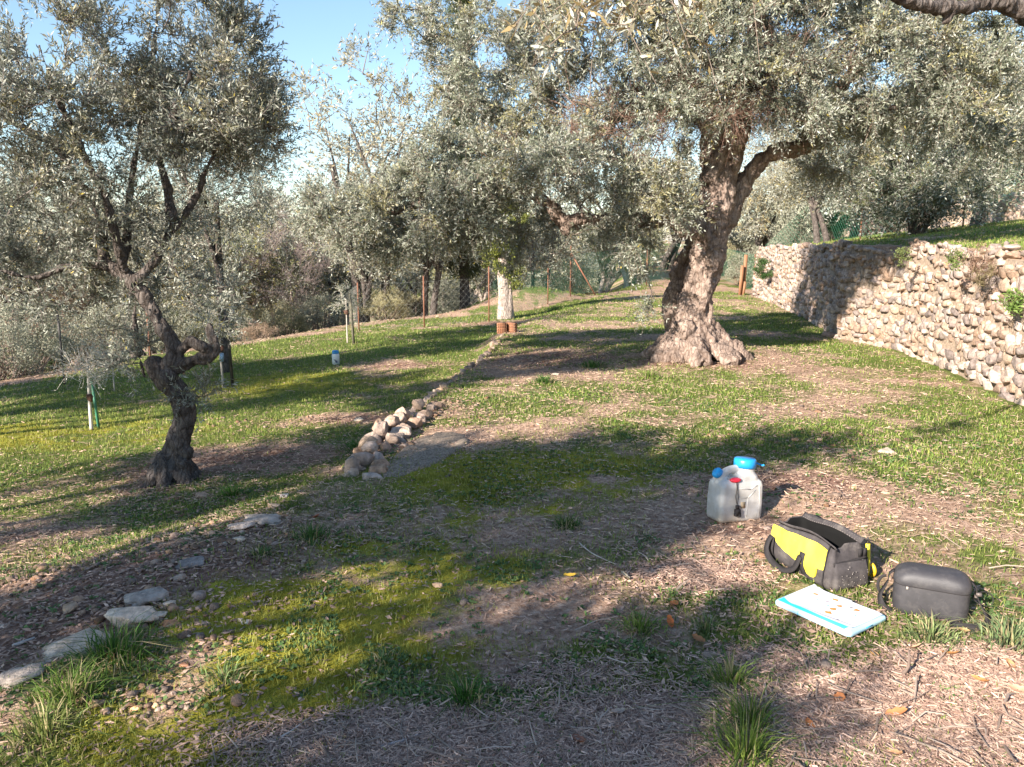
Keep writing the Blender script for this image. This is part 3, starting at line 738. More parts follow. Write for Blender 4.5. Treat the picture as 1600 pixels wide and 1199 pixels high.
def nrm(a): return a / (np.linalg.norm(a, axis=-1, keepdims=True) + 1e-9)
def sticks(P0, P1, P2, r0, r2):
    """three sided curved twigs through three rings"""
    n = len(P0); t = nrm(P2 - P0); u = nrm(np.cross(t, [0.31, 0.2, .93])); w = np.cross(t, u); V = []
    for P, r in ((P0, r0), (P1, (r0 + r2) / 2), (P2, r2)):
        for k in range(3):
            a = k * 2.0944; V.append(P + (u * math.cos(a) + w * math.sin(a)) * np.reshape(r, (-1, 1)))
    V = np.stack(V, 1).reshape(-1, 3); b = np.arange(n)[:, None] * 9
    F = np.concatenate([b + np.array([[i, (i + 1) % 3, (i + 1) % 3 + 3, i + 3]]) for i in (0, 1, 2, )] + [b + np.array([[i + 3, (i + 1) % 3 + 3, (i + 1) % 3 + 6, i + 6]]) for i in (0, 1, 2)])
    return V, F
OLIVE = ((.12, .145, .075), (.20, .205, .135)); DUSK = ((.17, .15, .09), (.27, .235, .16))
def crown(seed, skel, ells, nclump, ntwig=12, nleaf=20, L=.062, Wd=.014, twl=.34, pal=OLIVE, up=.35, droop=.12, shell=.35, cr=.22, t0=.35, keep=None, r0=.006, warm=.25, twc=(.2, .16, .13), extra=None):
    """branches grown towards clump centres in the envelope, twigs on them, leaf pairs on the twigs -> (wood V,F), (leaf V,F,C)"""
    rng = np.random.default_rng(seed)
    S = np.array(skel, float)
    wts = np.array([e[2] if len(e) > 2 else np.prod(e[1]) ** .8 for e in ells], float); wts /= wts.sum()
    C = []; O = []
    while len(C) < nclump:
        e = ells[rng.choice(len(ells), p=wts)]; d = nrm(rng.normal(size=3)); r = (shell + (1 - shell) * rng.random()) ** .6
        p = np.array(e[0]) + d * r * np.array(e[1])
        if keep is not None and not keep(p): continue
        C.append(p); O.append(nrm(d / np.array(e[1])))
    if extra is not None:
        for p in extra: C.append(np.array(p)); O.append(np.array([0, 0, 1.]))
    C = np.array(C); O = np.array(O)
    dm = np.array([np.min(np.sum((S - c) ** 2, 1)) for c in C]); od = np.argsort(dm); C = C[od]; O = O[od]
    cap = len(S) + 4 * len(C); SS = np.empty((cap, 3)); SS[:len(S)] = S; k = len(S)
    A = []; M = []; B = []; RR = []
    for c in C:
        d2 = np.sum((SS[:k] - c) ** 2, 1); j = int(np.argmin(d2)); a = SS[j].copy(); l = math.sqrt(d2[j])
        m = (a + c) / 2 + rng.normal(0, .09 * l, 3) + [0, 0, .10 * l]
        A.append(a); M.append(m); B.append(c); RR.append(r0 + .012 * min(l, 1.5))
        for t in (.35, .65, 1.0):
            SS[k] = (1 - t) ** 2 * a + 2 * t * (1 - t) * m + t * t * c; k += 1
    A, M, B, RR = map(np.array, (A, M, B, RR))
    mid = .25 * A + .5 * M + .25 * B
    wv, wf = sticks(A, mid, B, RR, RR * .45)
    # twigs
    n = len(C) * ntwig; ci = np.repeat(np.arange(len(C)), ntwig); t = rng.uniform(t0, 1, n)[:, None]
    o = (1 - t) ** 2 * A[ci] + 2 * t * (1 - t) * M[ci] + t * t * B[ci] + rng.normal(0, cr * .35, (n, 3))
    d = nrm(rng.normal(size=(n, 3)) + O[ci] * .9 + np.array([0, 0, up]) * 1.6)
    l = twl * rng.uniform(.5, 1.3, n)[:, None]
    e = o + d * l + np.array([0, 0, -1.]) * droop * l; m = o + d * l * .55
    tv, tf = sticks(o, m, e, np.full(n, .0028), np.full(n, .0012))
    wood = MB(); wood.add(wv, wf, twc); wood.add(tv, tf, np.array(twc) * 1.25)
    # leaves
    q = np.tile(np.linspace(.08, 1, nleaf), n)[:, None]; ti = np.repeat(np.arange(n), nleaf); q = np.clip(q + rng.normal(0, .03, q.shape), 0, 1.03)
    p = (1 - q) ** 2 * o[ti] + 2 * q * (1 - q) * m[ti] + q * q * e[ti]; tn = nrm(e - o)[ti]
    rv = nrm(np.cross(tn, rng.normal(size=p.shape)))
    ld = nrm(tn * rng.uniform(.35, 1.1, (len(p), 1)) + rv * .9 + np.array([0, 0, .12])); sd = nrm(np.cross(ld, nrm(rng.normal(size=p.shape) + tn)))
    LL = L * rng.uniform(.6, 1.2, (len(p), 1)); WW = Wd * rng.uniform(.7, 1.2, (len(p), 1)) / 2
    V = np.stack([p, p + ld * LL * .45 + sd * WW, p + ld * LL, p + ld * LL * .45 - sd * WW], 1).reshape(-1, 3)
    cl = rng.normal(0, .10, len(C))[ci][ti][:, None]; wm = (rng.random(len(C)) < warm)[ci][ti][:, None]
    tt = rng.random((len(p), 1)); c = np.array(pal[0]) * (1 - tt) + np.array(pal[1]) * tt; c = c * (1 + cl) * np.where(wm, np.array([1.25, 1.08, .8]), 1.0)
    yl = rng.random(len(p)) < .012; c[yl] = (.45, .36, .08)
    Cc = np.repeat(np.clip(c, 0, 1), 4, 0)
    return wood, V, Cc
def leafy(parent, V, C, mat=None, name='foliage'):
    return mk(name, V, np.arange(len(V)).reshape(-1, 4), mat or M_leaf, C, False, parent)
def rel(pts, o): return [np.array(p) - o for p in pts]
def skelpts(chains, o=0, tmin=.3):
    out = []
    for P, R in chains:
        Q, _ = catmull(P, R, .12); out.append(Q[int(len(Q) * tmin):])
    return np.vstack(out)
def cloud(seed, ells, n, L, Wd, pal, lump=.3, nl=60, shell=.5, updir=0.0, vari=.12):
    """leaf clumps through a volume"""
    rng = np.random.default_rng(seed); w = np.array([np.prod(e[1]) ** .7 for e in ells]); w /= w.sum()
    e = rng.choice(len(ells), nl, p=w); d = nrm(rng.normal(size=(nl, 3))); r = (shell + (1 - shell) * rng.random(nl)) ** .5
    cc = np.array([ells[i][0] for i in e]) + d * r[:, None] * np.array([ells[i][1] for i in e])
    ci = rng.integers(0, nl, n); sz = lump * rng.uniform(.5, 1.4, nl)
    p = cc[ci] + nrm(rng.normal(size=(n, 3))) * (rng.random((n, 1)) ** .4) * sz[ci][:, None] * [1, 1, .8]
    ld = nrm(rng.normal(size=(n, 3)) + [0, 0, updir]); sd = nrm(np.cross(ld, rng.normal(size=(n, 3))))
    LL = L * rng.uniform(.6, 1.3, (n, 1)); WW = Wd * rng.uniform(.6, 1.3, (n, 1)) / 2
    V = np.stack([p, p + ld * LL * .5 + sd * WW, p + ld * LL, p + ld * LL * .5 - sd * WW], 1).reshape(-1, 3)
    t = rng.random((n, 1)); c = (np.array(pal[0]) * (1 - t) + np.array(pal[1]) * t) * (1 + rng.normal(0, vari, nl)[ci][:, None])
    return V, np.repeat(np.clip(c, 0, 1), 4, 0), cc
def build_wood(wood, parent, name='branches', extra=None):
    if extra:
        for P, R, s in extra:
            Q, r = catmull(P, R, .15); V, F = tube(Q, r, s, .05, 1); wood.add(V, F, (.2, .165, .14))
    return wood.build(name, M_twig, parent)

# ---- the big old olive
bo = G(1098, 552); DB = bo[1]
def pb(u, v, dy=0): return at(u, v, DB + dy) - bo
big = thing('olive_tree', 'huge old olive with thick gnarled leaning trunk standing before the tall stone wall', 'tree', tuple(bo))
main = [(pb(1094, 570), .46), (pb(1092, 545), .38), (pb(1084, 515), .30), (pb(1086, 470), .255), (pb(1098, 430), .25), (pb(1110, 395), .26), (pb(1119, 350), .265), (pb(1123, 300), .26), (pb(1126, 255), .26), (pb(1128, 225), .22)]
ch = lambda L: (np.array([p for p, r in L]), np.array([r for p, r in L]))
ku = [main[-2:] + [(pb(1120, 190, .1), .2), (pb(1095, 150, .3), .15), (pb(1060, 100, .5), .11), (pb(1030, 40, .6), .07)],
      [(pb(1130, 260), .22), (pb(1145, 215, -.1), .17), (pb(1158, 180, -.2), .14), (pb(1165, 120, -.4), .10), (pb(1180, 40, -.6), .07), (pb(1190, -60, -.7), .04)],
      [(pb(1128, 345, .1), .17), (pb(1152, 300, .15), .12), (pb(1180, 262, .1), .10), (pb(1205, 240, 0), .095), (pb(1240, 234, 0), .09), (pb(1268, 215, .1), .11), (pb(1280, 180, .2), .10), (pb(1300, 150, .2), .09), (pb(1350, 100, 0), .06), (pb(1430, 60, -.2), .04)],
      [(pb(1280, 175, .2), .08), (pb(1310, 168, .1), .07), (pb(1345, 180, 0), .05), (pb(1400, 170, -.2), .03)],
      [(pb(1110, 375, 0), .2), (pb(1082, 355, -.1), .15), (pb(1055, 335, -.2), .12), (pb(1040, 305, -.3), .085), (pb(1042, 270, -.4), .05)],
      [(pb(1060, 340, -.15), .09), (pb(1010, 345, -.1), .08), (pb(960, 342, 0), .085), (pb(915, 342, .1), .095), (pb(885, 349, .1), .105), (pb(868, 335, .1), .085), (pb(845, 312, .1), .07), (pb(805, 296, .1), .055), (pb(740, 302, -.2), .045), (pb(660, 318, .2), .034), (pb(580, 345, .3), .022), (pb(530, 385, .3), .012)],
      [(pb(1120, 190, .1), .15), (pb(1060, 170, .3), .12), (pb(985, 175, .4), .10), (pb(930, 215, .4), .09), (pb(880, 230, .3), .06), (pb(800, 200, .2), .04), (pb(720, 160, .2), .025)]]
second = [(pb(1070, 545, .35), .24), (pb(1056, 500, .45), .16), (pb(1058, 455, .5), .13), (pb(1072, 410, .5), .13), (pb(1095, 372, .35), .2), (pb(1115, 340, .2), .18)]
parts = []
for c in [main, second] + ku:
    P, R = ch(c); Q, r = catmull(P, R * (.86 if c is main else 1), .05); parts.append(tube(Q, r, 20, .2 if r.max() > .2 else .1, len(parts)))
rg = np.random.default_rng(4)
for k in range(15):      # root flare
    a = k * 2 * math.pi / 15 + rg.normal(0, .12); ln = rg.uniform(.44, .84)
    d = np.array([math.cos(a), math.sin(a) * .9, 0]); q = []
    for t, z, r in ((.08, .50, .15), (.24, .29, .15), (.48, .14, .14), (.80, .03, .12), (1.08, -.07, .07)):
        q.append((d * ln * t + [-.10 + rg.normal(0, .02), 0, z + bo[2] * 0], r * rg.uniform(.75, 1.2)))
    P, R = ch(q); Q, r = catmull(P, R, .05); parts.append(tube(Q, r, 12, .15, k))
for u, v, dy, r in ((1108, 378, -.16, .14), (1120, 340, -.16, .12), (1098, 420, -.16, .11), (1088, 480, -.16, .13), (1140, 300, -.12, .13), (1112, 270, -.15, .14), (1142, 235, -.1, .15), (1110, 225, 0, .16), (1075, 520, -.25, .16), (1070, 352, -.2, .13), (884, 352, .05, .12)):
    D, F = BG[7]; parts.append((nrm(D) * r * .82 * [1, 1, 1.3] + pb(u, v, dy + .04), F))
tk = remeshed('trunk', parts, .022, M_bark, big, ((.036, 5.5, 3.0, 3), (-.045, 2.8, 2.6, 8), (.02, 14, 10, 5)))
skel = skelpts([ch(c) for c in ku], tmin=.25)
def el(u, v, dy, ru, rv, ry, w=None):
    s = (DB + dy) / FPX; e = [pb(u, v, dy), (ru * s, ry, rv * s)]
    return e + [w] if w else e
E = [el(1180, 60, 0, 200, 120, 2.0), el(1400, 110, -.2, 170, 110, 1.8), el(980, 70, .2, 190, 140, 1.9), el(790, 110, .2, 120, 130, 1.3), el(1010, 200, -.5, 120, 95, 1.2), el(850, 250, -.2, 160, 70, 1.1),
     el(1010, 330, -.7, 60, 90, .8, 1.1), el(640, 335, -.3, 170, 62, 1.0, 2.4), el(820, 350, -.3, 120, 55, .8, 1.5), el(760, 260, -.5, 120, 70, .8, 1.2), el(1530, 160, -.3, 110, 100, 1.5), el(860, 250, -1.6, 90, 30, .4, .35), el(1120, -90, 0, 300, 110, 2.2), el(1200, 130, -1.2, 110, 70, .6, .9), el(1450, 0, 0, 200, 120, 1.8), el(640, 40, .2, 60, 70, 1, .35), el(1310, 250, -.2, 90, 45, .8, .35), el(1225, 160, -.7, 75, 35, .4, .45), el(1018, 450, -.5, 22, 70, .35, .2)]
def keep_big(p):
    q = p + bo; d = q - np.array([0, 0, CAMZ]); Yc = d[1] * cp - d[2] * sp; u = 800 + FPX * d[0] / Yc; v = 599.5 - FPX * (d[1] * sp + d[2] * cp) / Yc
    if 1080 < u < 1215 and 205 < v < 420 and p[1] < .5: return False
    if 1070 < u < 1100 and 250 < v < 330: return False
    if u < 660 and v < 250 + .0 * u and u < 600 + .25 * (250 - v): return v < 60 and u > 600
    if v > 430 and u > 1060: return False
    if 1022 < u < 1110 and 355 < v < 560: return False
    if 785 < u < 935 and 275 < v < 375 and p[1] < -.1: return False
    return True
wood, V, C = crown(21, skel, E, 1080, 26, 20, .060, .0165, .33, keep=keep_big, up=.15, droop=.25, shell=.2, cr=.10, t0=.8, pal=((.155, .18, .12), (.27, .28, .205)), warm=.2)
w2, _, _ = crown(22, skel, [el(1140, 150, -.5, 110, 70, .8), el(1230, 120, -.4, 100, 70, .8), el(960, 190, -.4, 90, 60, .7), el(860, 250, -.3, 90, 50, .7)], 130, 24, 1, .05, .01, .42, up=.3, droop=.1, twc=(.20, .125, .095), cr=.2)
for k_ in w2.F:
    for f_ in w2.F[k_]: wood.F.setdefault(k_, []).append(f_ + wood.n)
wood.V += w2.V; wood.C += w2.C; wood.n += w2.n
build_wood(wood, big); leafy(big, V, C)

# ---- the twisted olive, left
lo = G(272, 752); DL_ = lo[1]
def pl(u, v, dy=0): return at(u, v, DL_ + dy) - lo
left = thing('olive_tree', 'twisted olive with dark crooked trunk on the lower terrace at left', 'tree', tuple(lo))
K = [[(pl(270, 775), .19), (pl(270, 745), .155), (pl(276, 700), .115), (pl(289, 655), .10), (pl(283, 622), .10), (pl(264, 598), .115), (pl(246, 575), .10), (pl(238, 562), .06)],
     [(pl(258, 588), .09), (pl(271, 560), .085), (pl(270, 540), .07), (pl(250, 508), .062), (pl(235, 480), .058), (pl(217, 452), .06), (pl(198, 430), .06), (pl(180, 420), .055)],
     [(pl(258, 585), .075), (pl(285, 570), .062), (pl(310, 562), .058), (pl(330, 555), .058), (pl(337, 540), .05), (pl(328, 520), .04), (pl(326, 505), .02)],
     [(pl(268, 560), .06), (pl(282, 548), .05), (pl(298, 532, -.03), .045), (pl(312, 540, -.05), .04), (pl(328, 545, -.03), .04)],
     [(pl(198, 432), .05), (pl(214, 437), .045), (pl(232, 418), .042), (pl(250, 395), .038), (pl(263, 370), .034), (pl(268, 330), .03), (pl(258, 280), .028), (pl(250, 245), .025), (pl(270, 180, -.2), .018), (pl(300, 110, -.3), .012)],
     [(pl(190, 425), .05), (pl(165, 412), .04), (pl(159, 380, .1), .035), (pl(155, 340, .2), .03), (pl(120, 280, .3), .026), (pl(95, 240, .3), .024), (pl(45, 205, .2), .02), (pl(-20, 170, 0), .015)],
     [(pl(198, 430), .04), (pl(190, 405, -.1), .034), (pl(182, 370, -.2), .028), (pl(160, 300, -.3), .024), (pl(130, 240, -.4), .02), (pl(90, 150, -.5), .015), (pl(60, 70, -.5), .01)],
     [(pl(165, 415), .03), (pl(110, 415), .022), (pl(55, 434, -.1), .018), (pl(0, 423, -.2), .014), (pl(-60, 410, -.2), .01)],
     [(pl(190, 415), .03), (pl(200, 360, .3), .026), (pl(205, 280, .4), .022), (pl(225, 180, .5), .018), (pl(240, 80, .5), .014), (pl(250, -20, .5), .01)],
     [(pl(262, 372), .024), (pl(300, 320, .1), .02), (pl(330, 250, .1), .016), (pl(370, 180, .1), .012), (pl(400, 130, .1), .008)],
     [(pl(225, 590, .05), .012), (pl(216, 545, .1), .02), (pl(211, 495, .1), .018), (pl(212, 470, .1), .015)]]
parts = []
for i, c in enumerate(K):
    P, R = ch(c); Q, r = catmull(P, R, .03); parts.append(tube(Q, r * (.88 if i < 4 else .9), 14, .14 if i < 3 else .08, i))
for k in range(8):
    a = k * .785 + rg.normal(0, .15); d = np.array([math.cos(a), math.sin(a), 0]); ln = rg.uniform(.2, .3)
    P, R = ch([(d * ln * t + [0, 0, z], r * rg.uniform(.8, 1.2)) for t, z, r in ((.2, .25, .07), (.5, .1, .065), (.8, .0, .05), (1.1, -.06, .03))]); Q, r = catmull(P, R, .03); parts.append(tube(Q, r, 10, .15, k))
for u, v, dy, r in ((292, 707, -.05, .055), (262, 590, -.06, .075), (240, 570, -.02, .065), (282, 640, -.06, .06), (285, 725, -.1, .05), (212, 440, -.02, .05), (330, 555, 0, .05), (250, 735, -.08, .07)):
    D, F = BG[7]; parts.append((nrm(D) * r + pl(u, v, dy), F))
remeshed('trunk', parts, .0095, M_bark2, left, ((.012, 11, 4, 3), (-.012, 6, 5, 8), (.005, 34, 18, 5)))
skel = skelpts([ch(c) for c in K[4:]], tmin=.15)
def ell(u, v, dy, ru, rv, ry, w=None):
    s = (DL_ + dy) / FPX; e = [pl(u, v, dy), (ru * s, ry, rv * s)]; return e + [w] if w else e
E = [ell(90, 130, -.2, 150, 130, 1.0, 1.6), ell(330, 130, 0, 100, 150, .6, 1.5), ell(200, 250, .1, 180, 130, .7, 1.0), ell(60, 330, 0, 150, 110, .7, .75), ell(400, 200, .1, 60, 60, .4, .45), ell(-120, 200, -.3, 150, 200, 1.2, .8), ell(150, -120, -.2, 250, 110, 1.1, 1.0), ell(230, 400, .1, 130, 60, .5, .22), ell(90, 450, .2, 100, 60, .5, .2), ell(330, 470, .1, 50, 50, .3, .10), ell(200, 540, .1, 50, 50, .2, .12), ell(310, 610, 0, 30, 20, .15, .03)]
def keep_left(p):
    q = p + lo; d = q - np.array([0, 0, CAMZ]); u = 800 + FPX * d[0] / (d[1] * cp - d[2] * sp); v = 599.5 - FPX * (d[1] * sp + d[2] * cp) / (d[1] * cp - d[2] * sp)
    if 175 < u < 240 and v < 25: return False
    if u > 405 and v < 120: return False
    return True
wood, V, C = crown(31, skel, E, 430, 14, 19, .052, .0118, .25, keep=keep_left, up=.5, droop=.0, shell=.3, cr=.09, t0=.55, r0=.004, pal=((.10, .12, .085), (.21, .215, .17)), warm=.3, twc=(.14, .12, .11))  # darker palette puts shade from the foliage above into the leaf colour
build_wood(wood, left); leafy(left, V, C)

# ---- prototypes for the olives standing farther off (base at the origin, about 4.5 m tall)
def olive_proto(seed, label, h=4.4, rx=2.1, rz=1.6, trunk_h=1.3, nclump=150, ntw=9, nl=15, L=.095, Wd=.026, pal=OLIVE, stems=2, tr=.12, airy=1.0, up=.3, mat=None, bark=None, warm=.3):
    r = np.random.default_rng(seed); t = thing('olive_tree', label, 'tree')
    chains = []
    for s in range(stems):
        x0, y0 = r.normal(0, .12, 2) * (stems > 1); dx, dy = r.normal(0, .28, 2)
        chains.append((np.array([[x0, y0, -.2], [x0 + dx * .2, y0 + dy * .2, trunk_h * .4], [x0 + dx * .6, y0 + dy * .6, trunk_h], [x0 + dx * 1.2, y0 + dy * 1.2, trunk_h * 1.7]]), np.array([tr, tr * .8, tr * .7, tr * .4])))
        for k in range(4):
            a = r.uniform(0, 6.28); q = np.array([math.cos(a) * rx * .5, math.sin(a) * rx * .5, h * .72]); b = chains[-1 - k][0][2] if k == 0 else base
            if k == 0: base = b
            chains.append((np.array([base, base * .6 + q * .4 + [0, 0, .15], q]), np.array([tr * .5, tr * .3, tr * .12])))
    mb = MB()
    for P, R in chains:
        Q, rr = catmull(P, R, .1); V, F = tube(Q, rr, 8, .12, seed); mb.add(V, F)
    mb.build('trunk', bark or M_bark2, t, True)
    cz = trunk_h + (h - trunk_h) / 2
    E = [((0, 0, cz + .2), (rx * .8, rx * .8, rz))] + [((math.cos(a) * rx * .55, math.sin(a) * rx * .55, cz + r.uniform(-.5, .5)), (rx * .5, rx * .5, rz * .6)) for a in r.uniform(0, 6.28, 5)]
    if rz > 1.55 and trunk_h < .4: E += [((0, 0, .95), (rx * .85, rx * .85, .6), 6.0)]
    wood, V, C = crown(seed, skelpts(chains, tmin=.5), E, nclump, ntw, nl, L, Wd, .42, pal, up=up, shell=.3, cr=.3, warm=warm)
    build_wood(wood, t); leafy(t, V, C, mat)
    return t
def shrub_proto(seed, label, name, rx, rz, n, L, Wd, pal, lump=.25, nl=60, cat='shrub', updir=.3, stick=40, twc=(.25, .19, .16)):
    t = thing(name, label, cat); r = np.random.default_rng(seed)
    E = [((0, 0, rz * .9), (rx, rx, rz * .85))] + [((r.normal(0, rx * .5), r.normal(0, rx * .5), rz * r.uniform(.4, 1.2)), (rx * .5, rx * .5, rz * .5)) for _ in range(3)]
    V, C, cc = cloud(seed, E, n, L, Wd, pal, lump, nl, .3, updir)
    leafy(t, V, C, M_fol)
    a = r.normal(0, rx * .15, (stick, 3)); a[:, 2] = -.1; b = cc[r.integers(0, len(cc), stick)]; m = (a + b) / 2 + r.normal(0, .1, a.shape)
    wood = MB(); V, F = sticks(a, m, b, np.full(stick, .018), np.full(stick, .005)); wood.add(V, F, twc)
    build_wood(wood, t, 'stems'); return t
def bare_proto(seed, label, h, rx, n, col, name='bare_tree', cat='tree'):
    t = thing(name, label, cat); r = np.random.default_rng(seed)
    sk = np.array([[0, 0, z] for z in np.linspace(.1, h * .5, 12)]); wood, V, C = crown(seed, sk, [((0, 0, h * .6), (rx, rx, h * .42))], n, 16, 5, .05, .014, .55, (np.array(col) * 1.2, np.array(col) * .8), up=.8, droop=0, twc=col, warm=0)
    Vt, F = tube(*catmull(np.array([[0, 0, -.2], [.05, 0, h * .25], [0, .05, h * .55]]), np.array([.09, .06, .03]), .1), 8, .1); wood.add(Vt, F, col)
    wood.build('branches', M_twig, t); leafy(t, V, C, M_litter, 'dead_leaves'); return t

def put(t, u, v, depth, scale=1.0, rz=0, label=None, sx=1.0, drop=None):
    """stand a thing on the ground on the line of sight through pixel column u at the given distance"""
    p = at(u, 420, depth); x, y = p[0], p[1]; z = g1(x, y) if drop is None else drop
    t.location = (x, y, z - .03); t.rotation_euler = (0, 0, rz); t.scale = (scale * sx, scale * sx, scale)
    if label: t['label'] = label
    return t
class Proto:
    def __init__(s, f): s.t = f; s.used = False
    def get(s):
        if not s.used: s.used = True; return s.t
        return copy_tree(s.t)
gO = 'olive trees beyond the lawn'
pA = Proto(olive_proto(101, 'x', pal=((.23, .22, .14), (.37, .35, .25))))  # far palettes paled and warmed, hazy sunlight put into the leaf colour
pB = Proto(olive_proto(102, 'x', h=4.0, rx=1.9, trunk_h=1.0, pal=((.20, .20, .125), (.33, .32, .22)), nclump=170))
pC = Proto(olive_proto(103, 'x', h=5.2, rx=1.7, rz=2.0, trunk_h=1.8, nclump=110, ntw=7, nl=12, pal=((.20, .19, .13), (.32, .30, .22)), stems=2, tr=.1, up=.5, warm=.5))
pD = Proto(olive_proto(104, 'x', h=3.3, rx=1.9, trunk_h=.25, rz=1.6, nclump=330, pal=((.075, .10, .055), (.15, .17, .11)), warm=.1))
pE = Proto(olive_proto(105, 'x', h=3.4, rx=1.6, trunk_h=.7, rz=1.2, nclump=150, pal=((.18, .19, .09), (.27, .28, .14)), warm=.3, bark=M_barkw))
pF = Proto(olive_proto(106, 'x', h=5.2, rx=1.35, rz=2.0, trunk_h=1.7, stems=1, nclump=190, tr=.085, L=.07, Wd=.018, nl=18, pal=((.09, .11, .08), (.19, .20, .155)), warm=.15))
OL = [(pA, -60, 26, 1.3, .9, 'outermost grey olive cut by the left border beyond the lawn', 1.2), (pB, 360, 29, 1.2, 1.9, 'grey olive behind the tied sapling and the straw coloured shrub', 1.2), (pA, 480, 38, 1.5, 2.9, 'broad olive rising behind the rusty brace', 1.3), (pB, 780, 44, 1.6, .9, 'broad far olive straight behind the pale trunked cypress', 1.4), (pA, 950, 52, 1.6, 3.9, 'high far olive behind the paired pale trunks', 1.5), (pC, 585, 25, 1.35, .3, 'tall airy olive with thin sky filled crown between the two near olives', 1.0),
      (pF, 341, 13.6, 1.04, 2.0, 'tall dark slim olive right behind the twisted one', 1.0),
      (pA, 20, 19, 1.0, .5, 'grey olive at the far left beyond the lawn corner', 1.0), (pB, 130, 24, 1.0, 1.2, 'second grey olive from the left beyond the lawn', 1.1),
      (pA, 235, 21, .9, 3.0, 'olive behind the twisted trunk beyond the fence', 1.0), (pE, 395, 27, 1.15, 1.4, 'yellowish olive left of the bare purple tree', 1.1),
      (pB, 525, 31, 1.05, 2.3, 'olive behind the fence brace to the right of the bare tree', 1.1),
      (pA, 570, 24.5, .8, 3.6, 'low grey olive just behind the middle lawn sapling', 1.0), (pA, 672, 25.5, .95, 4.4, 'pale trunked olive leaning over the left foot of the far bank', 1.0),
      (pE, 745, 33, 1.0, 5.0, 'olive half hidden behind the pale trunked cypress', 1.1), (pC, 842, 32, .8, .8, 'olive with two pale slanting bare stems right of the cypress', 1.0),
      (pE, 945, 36, .95, 1.1, 'light green olive on the far slope left of the paired pale trunks', 1.1), (pE, 985, 34, .85, 2.2, 'light green olive with paired pale trunks beyond the green netting', 1.0),
      (pB, 1050, 40, 1.2, .4, 'far olive showing left of the huge leaning trunk', 1.2), (pA, 1190, 34, 1.0, 1.9, 'grey olive above the shaded end of the tall wall', 1.0),
      (pB, 1275, 25, .85, 3.1, 'dark stemmed olive on the upper terrace behind the rusty post', 1.0), (pA, 1340, 30, 1.05, 4.0, 'bright grey olive on the upper terrace left of the dark round one', 1.0),
      (pD, 1425, 19, .92, .7, 'round dense dark olive on the upper terrace', 1.05), (pA, 1520, 22, .92, 2.6, 'pink trunked olive at the right end of the upper terrace', .9),
      (pB, 1600, 30, 1.3, 1.5, 'tall olive at the right border above the terrace stones', 1.2), (pC, 1220, 46, 1.3, 2.7, 'tall thin olive far behind the upper terrace', 1.2),
      (pB, 640, 44, 1.3, .2, 'large far olive in the gap between airy olive and tall cypress', 1.5), (pB, 440, 46, 1.25, 3.3, 'large far olive above the bare purple tree', 1.5), (pA, 860, 50, 1.3, 5.1, 'hazy far olive above the two slanting stems', 1.4),
      (pB, 40, 34, 1.2, 2.9, 'far olive low behind the left corner of the lawn', 1.4), (pA, 310, 38, 1.1, 1.0, 'far olive in the gap right of the crooked trunk', 1.3), (pB, 200, 48, 1.3, 4.2, 'farthest olive down the left slope', 1.6), (pA, 1500, 42, 1.4, 2.0, 'far grey olive high behind the pink trunked one', 1.3)]
for p, u, dpt, sc, rz, lab, sx in OL:
    t = p.get(); put(t, u, 0, dpt, sc * (1.0 if lab.startswith('tall dark slim') else 1.22), rz, lab, sx); t['group'] = gO

